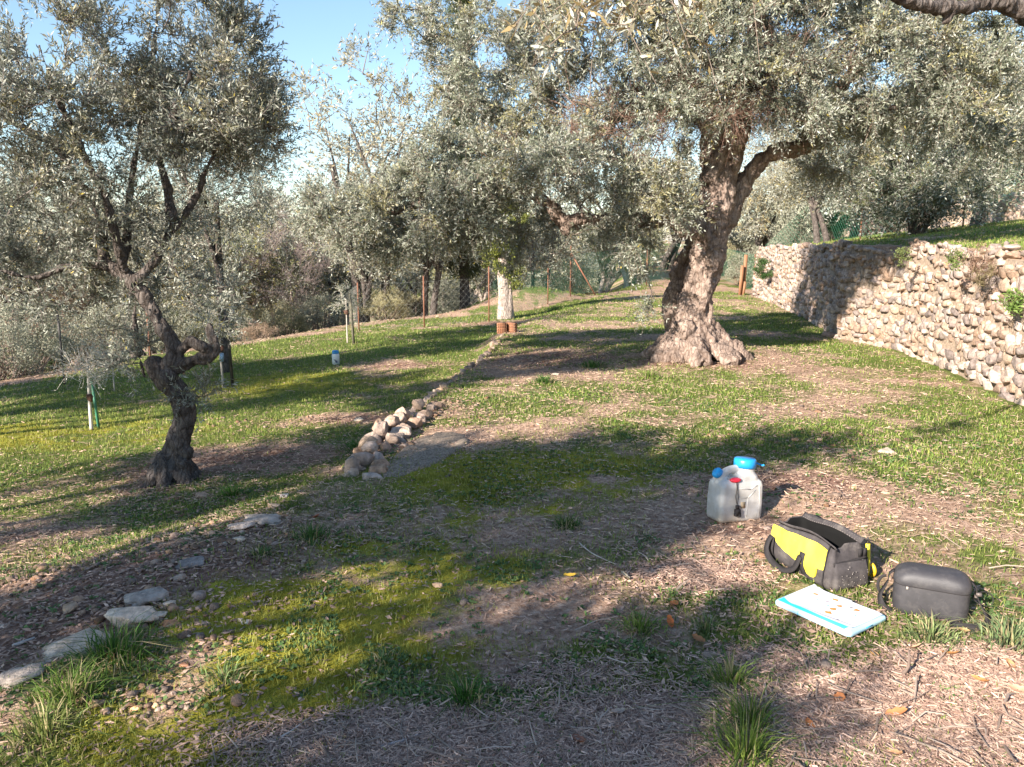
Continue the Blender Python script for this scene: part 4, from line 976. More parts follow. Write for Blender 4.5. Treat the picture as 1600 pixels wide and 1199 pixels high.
# shrubs, bare trees and conifers
sG = Proto(shrub_proto(201, 'x', 'shrub', .9, .8, 9000, .06, .022, ((.20, .215, .15), (.37, .36, .28)), .22, 70))  # shrub leaves paled too, carrying hazy light in their colour
sY = Proto(shrub_proto(202, 'x', 'shrub', 1.0, .7, 9000, .07, .018, ((.26, .24, .12), (.44, .39, .24)), .22, 60, updir=.8))
sD = Proto(shrub_proto(203, 'x', 'shrub', .7, .8, 8000, .05, .035, ((.03, .055, .02), (.07, .11, .04)), .2, 50))
sB = Proto(shrub_proto(204, 'x', 'shrub', .8, .45, 6000, .07, .01, ((.30, .20, .14), (.45, .33, .24)), .2, 50, updir=1.2))
SH = [(sG, 30, 15.5, 1.1, 'silvery shrub just past the left corner of the lawn'), (sD, 68, 17, .75, 'dark dense shrub at the left behind the lawn post'), (sG, -20, 14.2, .8, 'low grey brush at the left edge of the lawn'),
      (sG, 165, 17.5, 1.0, 'grey shrub behind the blossoming sapling'), (sG, 260, 20, 1.0, 'grey shrub beyond the fence right of the crooked trunk'), (sY, 330, 21, 1.0, 'straw coloured shrub behind the labelled sapling'),
      (sY, 430, 24, 1.0, 'yellow green shrub at the fence left of the rusty brace'), (sB, 400, 20.3, .6, 'reddish dry brush at the foot of the lawn fence'), (sG, 500, 25, 1.0, 'grey green shrub right of the rusty brace'),
      (sY, 600, 24.5, .9, 'wide yellow green bush behind the fence post'), (sY, 625, 25.5, .9, 'bushy clump left of the dark bank foot'), (sG, 700, 29, 1.2, 'green bush on the far bank behind the netting'), (sD, 722, 33, 1.6, 'dark bush low behind the far bank'),
      (sG, 900, 44, 2.0, 'blue grey far bush beyond the slope'), (sG, 1000, 42, 1.7, 'bush behind the paired pale trunks'), (sY, 1120, 38, 1.3, 'bush behind the foot of the leaning trunk'), (sG, 1165, 33, 1.1, 'bush at the far end of the tall wall'),
      (sD, 1300, 29, .8, 'dark low bush behind the upper fence post'), (sG, 1390, 27, .8, 'silvery low bush under the dark round olive'), (sB, 1430, 24, .5, 'dry brush in front of the terrace stones'), (sY, 880, 30, .5, 'small yellowish shrub on the slope by the netting'),
      (sG, 1240, 31, 1.2, 'grey bush on the upper terrace above the shaded wall'), (sG, 100, 27, 1.6, 'large grey shrub down the slope at left'), (sG, 460, 36, 1.9, 'large grey shrub down the slope behind the brace'), (sG, 820, 42, 1.9, 'large grey bush behind the slanting stems'), (sG, 1260, 33, 2.6, 'tall grey bush behind the dark stemmed olive of the upper terrace'), (sG, 1355, 34, 2.6, 'tall silvery bush filling the gap left of the dark round olive'), (sG, 1490, 31, 2.4, 'tall silvery bush right of the dark round olive'), (sG, 1580, 36, 3.0, 'big grey bush at the right border above the terrace stones'), (sG, 1175, 42, 2.8, 'tall grey bush above the far end of the tall wall'), (sY, 1560, 27, .9, 'yellowish bush by the upper netting at right')]
for p, u, dpt, sc, lab in SH:
    t = p.get(); put(t, u, 0, dpt, sc, u * .7, lab); t['group'] = 'shrubs beyond the fence'
bt = bare_proto(301, 'leafless purplish tree beyond the rusty fence brace', 4.4, 1.5, 110, (.27, .215, .20)); put(bt, 452, 0, 26, .95)
bt2 = bare_proto(302, 'leafless brown thicket at the far left beyond the fence', 2.6, 1.6, 120, (.27, .18, .14), 'bare_thicket', 'shrub'); put(bt2, 70, 0, 21, 1.0)

def conifer(label, ells, n, L, Wd, pal, trunk, nl, lump, name='pine_tree', bark=None, updir=.6, seed=1):
    t = thing(name, label, 'tree'); V, C, cc = cloud(seed, ells, n, L, Wd, pal, lump, nl, .45, updir, .2); leafy(t, V, C, M_fol)
    mb = MB()
    for P, R in trunk:
        Q, r = catmull(np.array(P), np.array(R), .1); a, F = tube(Q, r, 12, .15, seed); mb.add(a, F)
    mb.build('trunk', bark or M_bark2, t, True)
    return t
cyp = conifer('very tall narrow dark cypress rising behind the big olive crown', [((0, 0, 2.0 + k * 1.25), (.75 - .05 * k, .75 - .05 * k, 1.0)) for k in range(9)], 60000, .10, .03, ((.05, .07, .03), (.14, .15, .07)), [([(0, 0, -.3), (0, 0, 6), (0, 0, 12)], [.18, .12, .03])], 420, .28, 'cypress_tree', None, 1.6, 5)
put(cyp, 725, 0, 27, 1.0)
cyp2 = conifer('young cypress with thick pale bare trunk and yellow green sprays', [((0, 0, 2.6), (.62, .62, 1.2)), ((-.35, 0, 2.2), (.4, .4, .5)), ((.25, .1, 1.5), (.35, .35, .7)), ((-.3, -.1, 1.55), (.3, .3, .45)), ((0, 0, 3.6), (.5, .5, .8))], 22000, .085, .03, ((.10, .13, .03), (.25, .26, .06)),
    [([(0, 0, -.2), (-.02, 0, .5), (-.06, 0, 1.3), (-.05, 0, 2.4), (0, 0, 3.4)], [.27, .20, .17, .10, .03]), ([(.12, -.05, -.2), (.1, -.05, .5), (.12, 0, 1.3)], [.15, .1, .07])], 130, .2, 'cypress_tree', M_barkw, 1.6, 6)
cb = G(790, 498); cyp2.location = tuple(cb)
for lab, u, dpt, sc, sd in (('bright green pine top between the olives left of the airy one', 535, 36, 1.0, 7), ('small green pine seen right of the slim dark olive', 320, 42, .95, 8), ('brownish green pine with layered crown at the upper right', 1590, 36, 1.9, 9), ('dark green pine behind the huge crown at right of the gap', 650, 60, 1.7, 10)):
    r = np.random.default_rng(sd); es = [((r.normal(0, .8), r.normal(0, .8), 2.2 + k * .7), (1.5 - .18 * k, 1.5 - .18 * k, .5)) for k in range(6)]
    pal = ((.09, .13, .03), (.22, .25, .07)) if sd != 9 else ((.14, .13, .05), (.28, .24, .10))
    t = conifer(lab, es, 16000, .10, .03, pal, [([(0, 0, -.3), (.1, 0, 3), (0, 0, 6)], [.2, .14, .04])], 130, .3, seed=sd); put(t, u, 0, dpt, sc); t['group'] = 'pines beyond the terraces'

# ---- olive overhanging from the right: limb across the corner, leaves hanging near the lens
ov = thing('olive_tree', 'near olive outside the right border reaching a rough limb into the top right corner', 'tree', (4.3, 1.4, g1(4.3, 1.4)))
oo = np.array([4.3, 1.4, g1(4.3, 1.4)])
def pq(u, v, Y): return at(u, v, Y) - oo
limbs = [[(np.array([0, 0, -.2]), .24), (np.array([-.05, .05, .8]), .19), (np.array([-.1, .2, 1.7]), .17), (np.array([-.3, .6, 2.4]), .12), (pq(1700, 25, 4.4), .075), (pq(1600, 14, 4.3), .060), (pq(1540, 4, 4.2), .05), (pq(1495, 12, 4.1), .048), (pq(1440, 8, 4.0), .035), (pq(1400, -8, 3.9), .024), (pq(1300, -60, 3.6), .02), (pq(1150, -70, 3.2), .014), (pq(1000, -60, 3.0), .01), (pq(870, -55, 2.9), .006)],
         [(pq(1500, 12, 4.1), .035), (pq(1482, 28, 4.08), .022), (pq(1472, 38, 4.07), .012)],
         [(np.array([-.1, .2, 1.7]), .13), (np.array([.4, -.3, 2.6]), .08), (np.array([.9, -.9, 3.4]), .04)]]
parts = []
for i, c in enumerate(limbs):
    P, R = ch(c); Q, r = catmull(P, R, .04); r = np.where(r < .1, r * .8, r); parts.append(tube(Q, r, 12, .2, i))
remeshed('trunk', parts, .012, M_bark2, ov, ((.012, 12, 7, 3), (-.012, 7, 6, 8)))
sk_ = np.vstack([catmull(*ch(limbs[0]), .1)[0][45:]])
ex = [pq(u, v, Y) for u, v, Y in ((850, -10, 2.9), (905, 20, 2.85), (960, 5, 2.9), (1010, 25, 3.0), (1065, 0, 3.1), (1110, -10, 3.1), (900, 45, 2.8), (860, 70, 2.75), (990, -5, 3.0), (1150, -20, 3.3), (1080, 25, 3.1), (1040, -15, 3.0), (930, -10, 2.9))]
wood, V, C = crown(41, sk_, [(np.array([.2, .2, 3.4]), (1.2, 1.1, .8))], 60, 9, 16, .06, .014, .25, extra=ex[:0], droop=.4, up=-.1)
wood2, V2, C2 = crown(42, sk_, [(ex[0], (.01, .01, .01))], 1, 5, 9, .06, .0135, .2, extra=ex, droop=.7, up=-.25, cr=.07, r0=.0025, warm=.7, pal=((.22, .2, .13), (.33, .29, .19)))
for k in wood2.F:
    for f in wood2.F[k]: wood.F.setdefault(k, []).append(f + wood.n)
wood.V += wood2.V; wood.C += wood2.C
build_wood(wood, ov); leafy(ov, np.vstack([V, V2]), np.vstack([C, C2]))

# ---- unseen olives behind and left of the photographer; crowns shaped to throw foreground shade
def shade_tree(x, y, label, clusters, seed, trunk_h=1.4):
    o = np.array([x, y, g1(x, y)]); t = thing('olive_tree', label, 'tree', tuple(o)); t['group'] = 'olives behind the photographer'
    base = np.array([.1, 0, trunk_h]); chains = [(np.array([[0, 0, -.2], [.08, .03, .6], base]), np.array([.2, .15, .13]))]
    for c, r in clusters:
        q = np.array(c) - o; chains.append((np.array([base, base * .55 + q * .45 + [0, 0, .25], q]), np.array([.09, .05, .015])))
    mb = MB()
    for P, R in chains:
        Q, rr = catmull(P, R, .12); V, F = tube(Q, rr, 10, .12, seed); mb.add(V, F)
    mb.build('trunk', M_bark2, t, True)
    E = [(np.array(c) - o, tuple(r), float(np.prod(r)) ** .67) for c, r in clusters]
    vol = sum(e[2] for e in E)
    wood, V, C = crown(seed, skelpts(chains, tmin=.5), E, int(vol * 88), 9, 14, .085, .032, .34, shell=.0, cr=.25)
    build_wood(wood, t); leafy(t, V, C)
def shade_at(u, v, h):
    """where a leaf h metres up must hang for its shadow to fall on the ground at pixel u, v"""
    p = G(u, v); s = np.array(sdir) / sdir[2]; return p + s * (h - 0)
# clusters: (pixel of the shadow, height of the leaves, radii)
SA = [((760, 790), 3.0, (.85, .6, .4)), ((950, 770), 3.2, (.8, .6, .4)), ((620, 840), 2.9, (.45, .35, .3)), ((1080, 780), 3.1, (.5, .4, .4)), ((880, 710), 3.4, (.9, .5, .4)), ((1100, 725), 3.5, (.8, .35, .35)), ((700, 740), 3.3, (.6, .5, .35)), ((1230, 710), 3.7, (.5, .3, .3)), ((850, 850), 2.9, (.5, .35, .3)), ((1000, 850), 3.0, (.4, .3, .3))]
SB = [((400, 880), 3.0, (.4, .28, .3)), ((230, 930), 3.0, (.55, .35, .35)), ((110, 990), 2.9, (.4, .25, .25)), ((520, 830), 3.2, (.55, .4, .35)), ((600, 760), 3.3, (.7, .5, .35)), ((330, 970), 2.8, (.2, .12, .15)), ((60, 950), 3.2, (.6, .3, .3)), ((760, 930), 3.1, (.3, .12, .2))]
SD_ = [((100, 820), 3.8, (1.3, .35, .4)), ((330, 775), 3.9, (1.4, .5, .4)), ((40, 930), 3.6, (.8, .3, .35)), ((420, 720), 4.2, (1.2, .4, .35)), ((560, 690), 4.2, (1.2, .5, .4)), ((650, 720), 4.0, (.7, .5, .35)), ((230, 730), 4.0, (.9, .3, .3))]
SE = [((600, 1150), 3.4, (.85, .4, .4)), ((850, 1130), 3.3, (.8, .45, .4)), ((1010, 1160), 3.2, (.45, .35, .35)), ((430, 1190), 3.4, (.35, .16, .25)), ((700, 1070), 3.5, (.6, .22, .3)), ((920, 1090), 3.4, (.4, .2, .25)), ((1080, 1100), 3.3, (.2, .16, .16))]
SF = [((60, 605), 4.0, (2.2, 1.0, .8)), ((260, 590), 4.2, (2.0, 1.0, .8)), ((440, 575), 4.4, (1.6, .9, .8)), ((580, 555), 4.6, (1.5, .7, .7)), ((160, 625), 4.0, (1.8, .6, .5)), ((420, 625), 4.2, (1.6, .4, .5)), ((640, 612), 4.0, (1.2, .4, .5)), ((720, 540), 4.8, (1.4, .5, .5)), ((330, 600), 4.3, (1.5, .6, .6)), ((520, 600), 4.3, (1.3, .5, .5))]
def cl(S): return [(shade_at(*p, h), r) for p, h, r in S]
shade_tree(-4.4, 1.0, 'olive just outside the left border whose crown shades the middle ground', cl(SA), 401)
shade_tree(-6.6, -.6, 'olive behind the left border whose crown shades the gravelly edge', cl(SB), 402)
shade_tree(-9.5, 1.2, 'farther olive behind the left border whose crown shades the lower lawn', cl(SD_), 403)
shade_tree(-12.5, 4.5, 'olive far out to the left whose crown shades the middle of the lower lawn', cl(SF), 405)
shade_tree(-5.2, -4.2, 'olive behind the photographer shading the bottom of the view', cl(SE), 404)

# ---------------------------------------------------------------- fences and posts
M_rust = plain('rusty_iron', (.20, .09, .055), .8, .3, .35, 40, .5, 90)
M_dark = plain('dark_iron', (.05, .045, .04), .6, .4, .3, 30)
M_green = plain('green_wire', (.05, .20, .12), .5, .4, .1, 20)
M_galv = plain('grey_wire', (.3, .31, .28), .5, .4, .1, 20)
def bar(p, q, w, d=None):
    p = np.array(p, float); q = np.array(q, float); d = d or w; t = nrm(q - p); u = np.cross(t, [0, 1., 0]) if abs(t[1]) < .9 else np.cross(t, [0, 0, 1.]); u = nrm(u); v = np.cross(t, u)
    V = []
    for P in (p, q):
        for a, b in ((-1, -1), (1, -1), (1, 1), (-1, 1)): V.append(P + u * a * w / 2 + v * b * d / 2)
    return np.array(V), np.array([[0, 1, 2, 3][::-1], [4, 5, 6, 7], [0, 1, 5, 4], [1, 2, 6, 5], [2, 3, 7, 6], [3, 0, 4, 7]])
def netting(pts, tops, parent, cell, r, mat, name='wire_netting', z0=.05):
    """diamond mesh hung along base points with given heights"""
    P = np.array(pts, float); mb = MB(); seg = np.linalg.norm(np.diff(P[:, :2], axis=0), axis=1); cum = np.concatenate([[0], np.cumsum(seg)]); L = cum[-1]
    H = float(np.mean(tops))
    def w(s, h):
        s = np.clip(s, 0, L); return np.stack([np.interp(s, cum, P[:, 0]), np.interp(s, cum, P[:, 1]), np.interp(s, cum, P[:, 2]) + z0 + h * np.interp(s, cum, tops) / H], -1)
    k = 4
    for sg in (1, -1):
        s0 = np.arange(-H if sg > 0 else 0, L if sg > 0 else L + H, cell * 1.414)
        for a in s0:
            t = np.linspace(0, H, k + 1); s = a + sg * t; ok = (s >= -.01) & (s <= L + .01)
            q = w(s, t)
            for i in range(k):
                if ok[i] and ok[i + 1]:
                    A, B = q[i], q[i + 1]; n = nrm(np.cross(B - A, [.3, 1., .1])) * r; m = np.array([0, 1., 0]) * r
                    V = [A - n, A + n, B + n, B - n, A + m, B + m]; mb.add(V, np.array([[0, 1, 2, 3], [0, 4, 5, 3], [4, 1, 2, 5]]))
    for h in (0, H * .5, H):
        s = np.arange(0, L + .4, .5); q = w(s, np.full_like(s, h))
        for A, B in zip(q[:-1], q[1:]):
            if np.linalg.norm(B - A) > .01: V, F = bar(A, B, r * 2.2); mb.add(V, F)
    return mb.build(name, mat, parent, False, False)
f1 = thing('fence', 'low rusty post and wire fence along the far side of the lower lawn', 'fence')
FP = [(-40, 640, .0), (101, 601, 1), (235, 560, 1), (283 + 40, 545, 0), (420, 527, 1), (465, 520, 1), (478, 518, 1), (561, 517, 1), (663, 512, 1), (764, 503, 1)]
pts = []; 
for u, v, k in FP:
    p = G(u, v); pts.append(p)
    if k:
        hgt = {101: 1.25, 420: 1.25, 663: 1.35, 764: 1.5}.get(u, 1.25); V, F = bar(p - [0, 0, .1], p + [0, 0, hgt], .032, .022); mb = MB().add(V, F); mb.build('post', M_dark if u == 101 else M_rust, f1, False, False)
a = pts[6]; V, F = bar(a + [0, 0, 1.2], a + [.62, -.3, .0], .04); MB().add(V, F).build('brace', M_rust, f1, False, False)
netting(pts, [1.15] * len(pts), f1, .12, .0008, M_galv)
f2 = thing('fence', 'green wire netting fence with rusty braced post crossing the far slope', 'fence')
FP = [(764, 503, 0, 1.2), (823 / 4 + 650, 476, 1, 1.2), (891, 463, 1, 1.75), (1010, 447, 1, 1.6), (1090, 425, 1, 1.6), (1150, 418, 0, 1.6)]
pts = []
for u, v, k, h in FP:
    p = G(u, v); pts.append(p)
    if k: V, F = bar(p - [0, 0, .1], p + [0, 0, h], .036, .03); MB().add(V, F).build('post', M_rust, f2, False, False)
V, F = bar(pts[2] + [0, 0, 1.5], pts[2] + [.85, -.25, .05], .045); MB().add(V, F).build('brace', M_rust, f2, False, False)
netting(pts, [1.1, 1.15, 1.4, 1.5, 1.5, 1.5], f2, .11, .0015, M_green)
f3 = thing('fence', 'green netting fence with rusty post along the back of the upper terrace', 'fence')
pts = []
for u, dpt, k in ((1120, 37, 0), (1180, 31, 1), (1265, 27, 0), (1342, 23.5, 1), (1440, 22.5, 0), (1500, 22, 1), (1575, 21, 0), (1700, 20.5, 1)):
    p = at(u, 400, dpt); p[2] = g1(p[0], p[1]); pts.append(p)
    if k: V, F = bar(p - [0, 0, .1], p + [0, 0, 1.5], .036, .03); MB().add(V, F).build('post', M_rust, f3, False, False)
netting(pts, [1.4] * len(pts), f3, .11, .0022, M_green)

# stones of the next terrace up
bl2 = np.array([at(u, 400, d)[:2] for u, d in ((1150, 41), (1300, 34), (1420, 26), (1500, 24.5), (1620, 23), (1800, 22))])
def hf2(s):
    seg = np.linalg.norm(np.diff(bl2, axis=0), axis=1); cum = np.concatenate([[0], np.cumsum(seg)])
    x = np.interp(s, cum, bl2[:, 0]); y = np.interp(s, cum, bl2[:, 1]); z = g1(x, y); k = s / cum[-1]
    return z, z + .25 + .85 * k ** 1.5
drywall('terrace_wall', bl2, hf2, 'farther low stone wall at the back of the upper terrace, higher to the right', 'stone wall', 8, (.25, .5), (.16, .26), side=-1)

# planks at the far end of the tall wall
M_plank = plain('orange_plank', (.28, .14, .075), .7, .3, .2, 30)
pk = thing('wooden_plank', 'upright orange planks leaning at the far end of the tall wall', 'planks', tuple(G(1158, 461)))
for dx, h, w, y in ((-.05, 1.1, .12, 0), (.07, .5, .09, -.03), (.10, 1.5, .13, .12)):
    V, F = bar((dx, y, -.05), (dx + .05, y, h), w, .03); MB().add(V, F).build('plank', M_plank, pk, False, False)
M_pale = plain('pale_render', (.5, .48, .45), .9, .2, .15, 6)
wl = at(1185, 370, 44); V, F = bar(wl - [6, 0, 0], wl + [7, 1, 0], .5, .3); tag(MB().add(V, F).build('garden_wall', M_pale, None, False, False), 'pale plain garden wall glimpsed behind the olive trunks', 'wall')

# ---------------------------------------------------------------- saplings, stakes
def sapling(u, v, h, r, label, lean=(0, 0), pal=OLIVE, n=14, rad_=.3, nl=9, grp='staked saplings on the lawn', tagc=None, L=.05, pale=(.42, .38, .33)):
    p = G(u, v); t = thing('sapling', label, 'sapling', tuple(p), group=grp)
    P = np.array([[0, 0, -.05], [lean[0] * .4, 0, h * .5], [lean[0], lean[1], h], [lean[0] * 1.1, lean[1], h * 1.25]])
    V, F = tube(*catmull(P, np.array([r, r * .85, r * .7, r * .3]), .08), 8, .1); MB().add(V, F, pale).build('trunk', M_twig, t, True)
    wood, V, C = crown(int(u), catmull(P, np.ones(4), .08)[0][-8:], [((lean[0], lean[1], h * 1.28), (rad_, rad_, rad_ * .75))], n, 7, nl, L, .016, .22, pal, cr=.1, r0=.004, shell=.2, twc=pale)
    build_wood(wood, t); leafy(t, V, C); return t, p
t1, p1 = sapling(143, 672, .62, .022, 'bare pale sapling with blossom like twigs beside a green stake', (.02, 0), ((.45, .42, .38), (.62, .58, .52)), 30, .25, 5, L=.028, pale=(.5, .46, .42))
M_tag = plain('brown_tie', (.10, .055, .04), .8, .2)
P, F = rock(3, (.10, .08, .13), 5, .3, .2); o = mk('bark_wrap', P, F, M_tag, None, True, t1); o.location = (.03, -.02, .40)
V, F = bar((0, 0, -.1), (-.05, .02, .62), .024); o = MB().add(V, F).build('stake', M_green, None, False, False); q = G(155, 670); o.location = tuple(q); tag(o, 'thin green stake next to the pale blossoming sapling', 'stake')
t2, p2 = sapling(349, 606, .75, .02, 'sapling with pale tied trunk beside the dark iron post', (-.02, 0), n=22, rad_=.4, nl=12)
P, F = rock(3, (.14, .1, .13), 6, .3, .2); o = mk('tied_bag', P, F, M_tag, None, True, t2); o.location = (0, -.03, .62)
V, F = bar((0, 0, .42), (0.01, 0, .55), .05); MB().add(V, F).build('blue_band', plain('blue_band', (.25, .4, .6)), t2, False, False)
q = G(364, 604); V, F = bar((0, 0, -.1), (-.04, 0, 1.3), .04); o = MB().add(V, F).build('iron_post', M_dark, None, False, False); o.location = tuple(q); tag(o, 'dark iron post standing free on the lawn right of the tied sapling', 'post')
t3, p3 = sapling(543, 536, .78, .018, 'small sapling with dark tied top on the lawn near the blue capped bottle', (0, 0), n=16, rad_=.35, nl=10)
P, F = rock(3, (.12, .1, .14), 7, .3, .2); o = mk('tied_bag', P, F, M_tag, None, True, t3); o.location = (0, -.03, .68)
q = G(553, 537); V, F = bar((0, 0, -.1), (-.05, 0, 1.12), .05); o = MB().add(V, F).build('wooden_stake', plain('old_stake', (.13, .12, .09), .9, .2, .3), None, False, False); o.location = tuple(q); tag(o, 'brown wooden stake next to the small tied sapling', 'stake')
t4, p4 = sapling(179, 612, .35, .012, 'tiny sapling beyond the pale blossoming one', (0, 0), n=5, rad_=.15, nl=8)
# thin seedlings and plants in the tall wall
def wallplant(u, v, depth, r, n, pal, label, L=.06, Wd=.02, name='wall_plant', updir=0):
    p = at(u, v, depth); t = thing(name, label, 'plant', tuple(p)); V, C, cc = cloud(int(u), [((0, 0, 0), (r, r * .5, r * 1.1))], n, L, Wd, pal, r * .4, 24, .1, updir); leafy(t, V, C, M_fol)
    w = MB(); a = np.zeros((24, 3)) + [r * .2, .12, -r * .6]; V, F = sticks(a, (a + cc) / 2, cc, np.full(24, .006), np.full(24, .002)); w.add(V, F, (.2, .15, .1)); w.build('stems', M_twig, t)
wallplant(1192, 420, 24.6, .33, 2600, ((.03, .07, .02), (.08, .15, .04)), 'dark green shrub growing out of the shaded stretch of the tall wall')
wallplant(1528, 408, 9.15, .2, 900, ((.12, .07, .05), (.25, .15, .1)), 'dry brown plant hanging at the top of the tall wall', .05, .006, updir=1)
wallplant(1495, 402, 9.7, .14, 500, ((.10, .15, .04), (.22, .26, .09)), 'small green herb in the joints near the top of the tall wall', .03, .018)
wallplant(1585, 470, 8.3, .13, 500, ((.08, .15, .03), (.2, .28, .07)), 'green herb tuft in the tall wall at the right border', .05, .015)
wallplant(1410, 400, 11.5, .13, 350, ((.12, .16, .05), (.24, .28, .1)), 'small yellowish herb on the sunlit top of the tall wall', .03, .016)
wallplant(1540, 430, 9.0, .13, 350, ((.12, .10, .05), (.24, .2, .1)), 'dead stalks below the dry brown plant on the tall wall', .06, .006, updir=1)

# hollow bricks
M_brick = plain('orange_brick', (.40, .19, .11), .85, .2, .35, 22, .3, dirt=(.3, .2, .14))
M_holeshade = plain('brick_hole_shade', (.06, .025, .015), .95, .1)  # near-black colour stands for the shade inside the hollows
def brick(label, loc, rz, first=[None]):
    if first[0] is None:
        t = thing('hollow_brick', label, 'brick', loc, rz, 'hollow bricks stacked by the pale trunk'); mb = MB()
        w, d, h = .30, .22, .085
        for z in (.005, h / 2, h - .005): V, F = bar((-w / 2, 0, z), (w / 2, 0, z), .011, d); V = V[:, [0, 1, 2]]; mb.add(*slab(w, d, .011, (0, 0, z)))
        for k in range(5): mb.add(*slab(.011, d - .004, h - .004, (-w / 2 + .0055 + k * (w - .011) / 4, .001, h / 2)))
        mb.build('shell', M_brick, t, False, False)
        mb = MB().add(*slab(w - .02, d - .09, h - .015, (0, .02, h / 2))); mb.build('core', M_holeshade, t, False, False)  # dark block added inside the shell to darken the holes
        first[0] = t; return t
    t = copy_tree(first[0]); t.location = loc; t.rotation_euler = (0, 0, rz); t['label'] = label; return t
def slab(w, d, h, c):
    V = np.array([[x * w / 2, y * d / 2, z * h / 2] for z in (-1, 1) for x, y in ((-1, -1), (1, -1), (1, 1), (-1, 1))]) + np.array(c)
    return V, np.array([[3, 2, 1, 0], [4, 5, 6, 7], [0, 1, 5, 4], [1, 2, 6, 5], [2, 3, 7, 6], [3, 0, 4, 7]])
bk = G(790, 521)
for k, nm in enumerate(('lowest', 'second', 'third', 'topmost')):
    brick(nm + ' hollow orange brick of the left pile under the pale trunked cypress', (bk[0] - .08, bk[1], bk[2] + .0515 * k), .1 + .03 * k).scale = (.6, .6, .6)
for k, nm in enumerate(('lowest', 'second', 'third', 'topmost')):
    brick(nm + ' hollow orange brick of the right pile under the pale trunked cypress', (bk[0] + .12, bk[1] + .05, bk[2] + .0515 * k), -.5 - .02 * k).scale = (.6, .6, .6)

# white bottle on the lawn
def lathe(prof, sides=32):
    th = np.arange(sides) * 2 * math.pi / sides; V = np.concatenate([np.stack([np.cos(th) * r, np.sin(th) * r, np.full(sides, z)], 1) for r, z in prof]); n = len(prof)
    I = np.arange(n * sides).reshape(n, sides); J = np.roll(I, -1, 1); return V, np.stack([I[:-1], J[:-1], J[1:], I[1:]], -1).reshape(-1, 4)
M_white = plain('white_plastic', (.78, .80, .80), .4, .5, .05, 20, dirt=None)
M_blue = plain('blue_plastic', (.015, .27, .62), .35, .5, .06, 20)
M_ink = plain('dark_blue_print', (.03, .05, .13), .6, .3)
bp = G(525, 570); bt_ = thing('bottle', 'white plastic jar with blue screw cap standing on the lower lawn', 'bottle', tuple(bp))
V, F = lathe([(0, 0), (.055, .0), (.066, .01), (.067, .18), (.06, .2), (.05, .205), (.05, .215)]); mk('jar', V, F, M_white, None, True, bt_)
V, F = lathe([(.058, .203), (.06, .21), (.06, .25), (.052, .262), (0, .264)]); mk('screw_cap', V, F, M_blue, None, True, bt_)
def on_cyl(pts, R):
    return [[math.sin(a) * R, -math.cos(a) * R, z] for a, z in pts]
mb = MB()
for a0, a1, z0, z1 in ((-.35, .1, .085, .10), (-.1, .1, .055, .09), (.0, .55, .05, .065), (.2, .4, .04, .085), (-.5, -.3, .09, .105)):
    q = []; n = 5
    for i in range(n + 1): a = a0 + (a1 - a0) * i / n + .15; q += [(a, z0), (a, z1)]
    mb.add(on_cyl(q, .0685), np.array([[2 * i, 2 * i + 2, 2 * i + 3, 2 * i + 1] for i in range(n)]))
mb.build('printed_mark', M_ink, bt_, False, False)
# ---------------------------------------------------------------- field gear
def rring(a, b, r, z, cx=0, cy=0, n=6, power=None):
    """rounded rectangle ring, half sizes a, b"""
    r = min(r, a * .999, b * .999); out = []
    for qx, qy, s in ((1, 1, 0), (-1, 1, 90), (-1, -1, 180), (1, -1, 270)):
        for k in range(n + 1):
            t = rad(s + 90 * k / n); out.append((cx + qx * (a - r) + r * math.cos(t), cy + qy * (b - r) + r * math.sin(t), z))
    # mid points along the straight sides so that cloth can sag
    P = np.array(out); Q = []
    for i in range(len(P)):
        p, q = P[i], P[(i + 1) % len(P)]; m = 6 if np.linalg.norm(q - p) > .03 else 1
        for j in range(6 if (i % (n + 1)) == n else 1): Q.append(p + (q - p) * j / 6)
    return np.array(Q)
def loft(rings, cap0=True, cap1=True):
    n = len(rings[0]); V = np.vstack(rings); I = np.arange(len(rings) * n).reshape(-1, n); J = np.roll(I, -1, 1)
    F = [np.stack([I[:-1], J[:-1], J[1:], I[1:]], -1).reshape(-1, 4)]
    T = []
    if cap0: V = np.vstack([V, rings[0].mean(0)]); T.append(np.stack([J[0], I[0], np.full(n, len(V) - 1)], 1))
    if cap1: V = np.vstack([V, rings[-1].mean(0)]); T.append(np.stack([I[-1], J[-1], np.full(n, len(V) - 1)], 1))
    if T: F.append(np.concatenate(T))
    return V, F
def strap(P, w, th, up=None, n=None, step=.012):
    """flat band along a path; up = direction of the band's face normal per point"""
    P = np.array(P, float); Q, k = catmull(P, np.arange(len(P)), step); U = np.array([up] * len(P) if np.ndim(up) == 1 else up, float)
    U = np.stack([np.interp(k, np.arange(len(P)), U[:, i]) for i in range(3)], 1)
    T = nrm(np.gradient(Q, axis=0)); S = nrm(np.cross(T, U)); Nn = np.cross(S, T)
    V = np.stack([Q - S * w / 2 - Nn * th / 2, Q + S * w / 2 - Nn * th / 2, Q + S * w / 2 + Nn * th / 2, Q - S * w / 2 + Nn * th / 2], 1).reshape(-1, 3)
    m = len(Q); I = np.arange(m * 4).reshape(m, 4); J = np.roll(I, -1, 1); F = np.stack([I[:-1], J[:-1], J[1:], I[1:]], -1).reshape(-1, 4)
    F = np.vstack([F, [I[0][::-1], I[-1]]]); return V, F
def put3(t, loc, rz, tilt=(0, 0)):
    t.location = loc; t.rotation_euler = (tilt[0], tilt[1], rz)

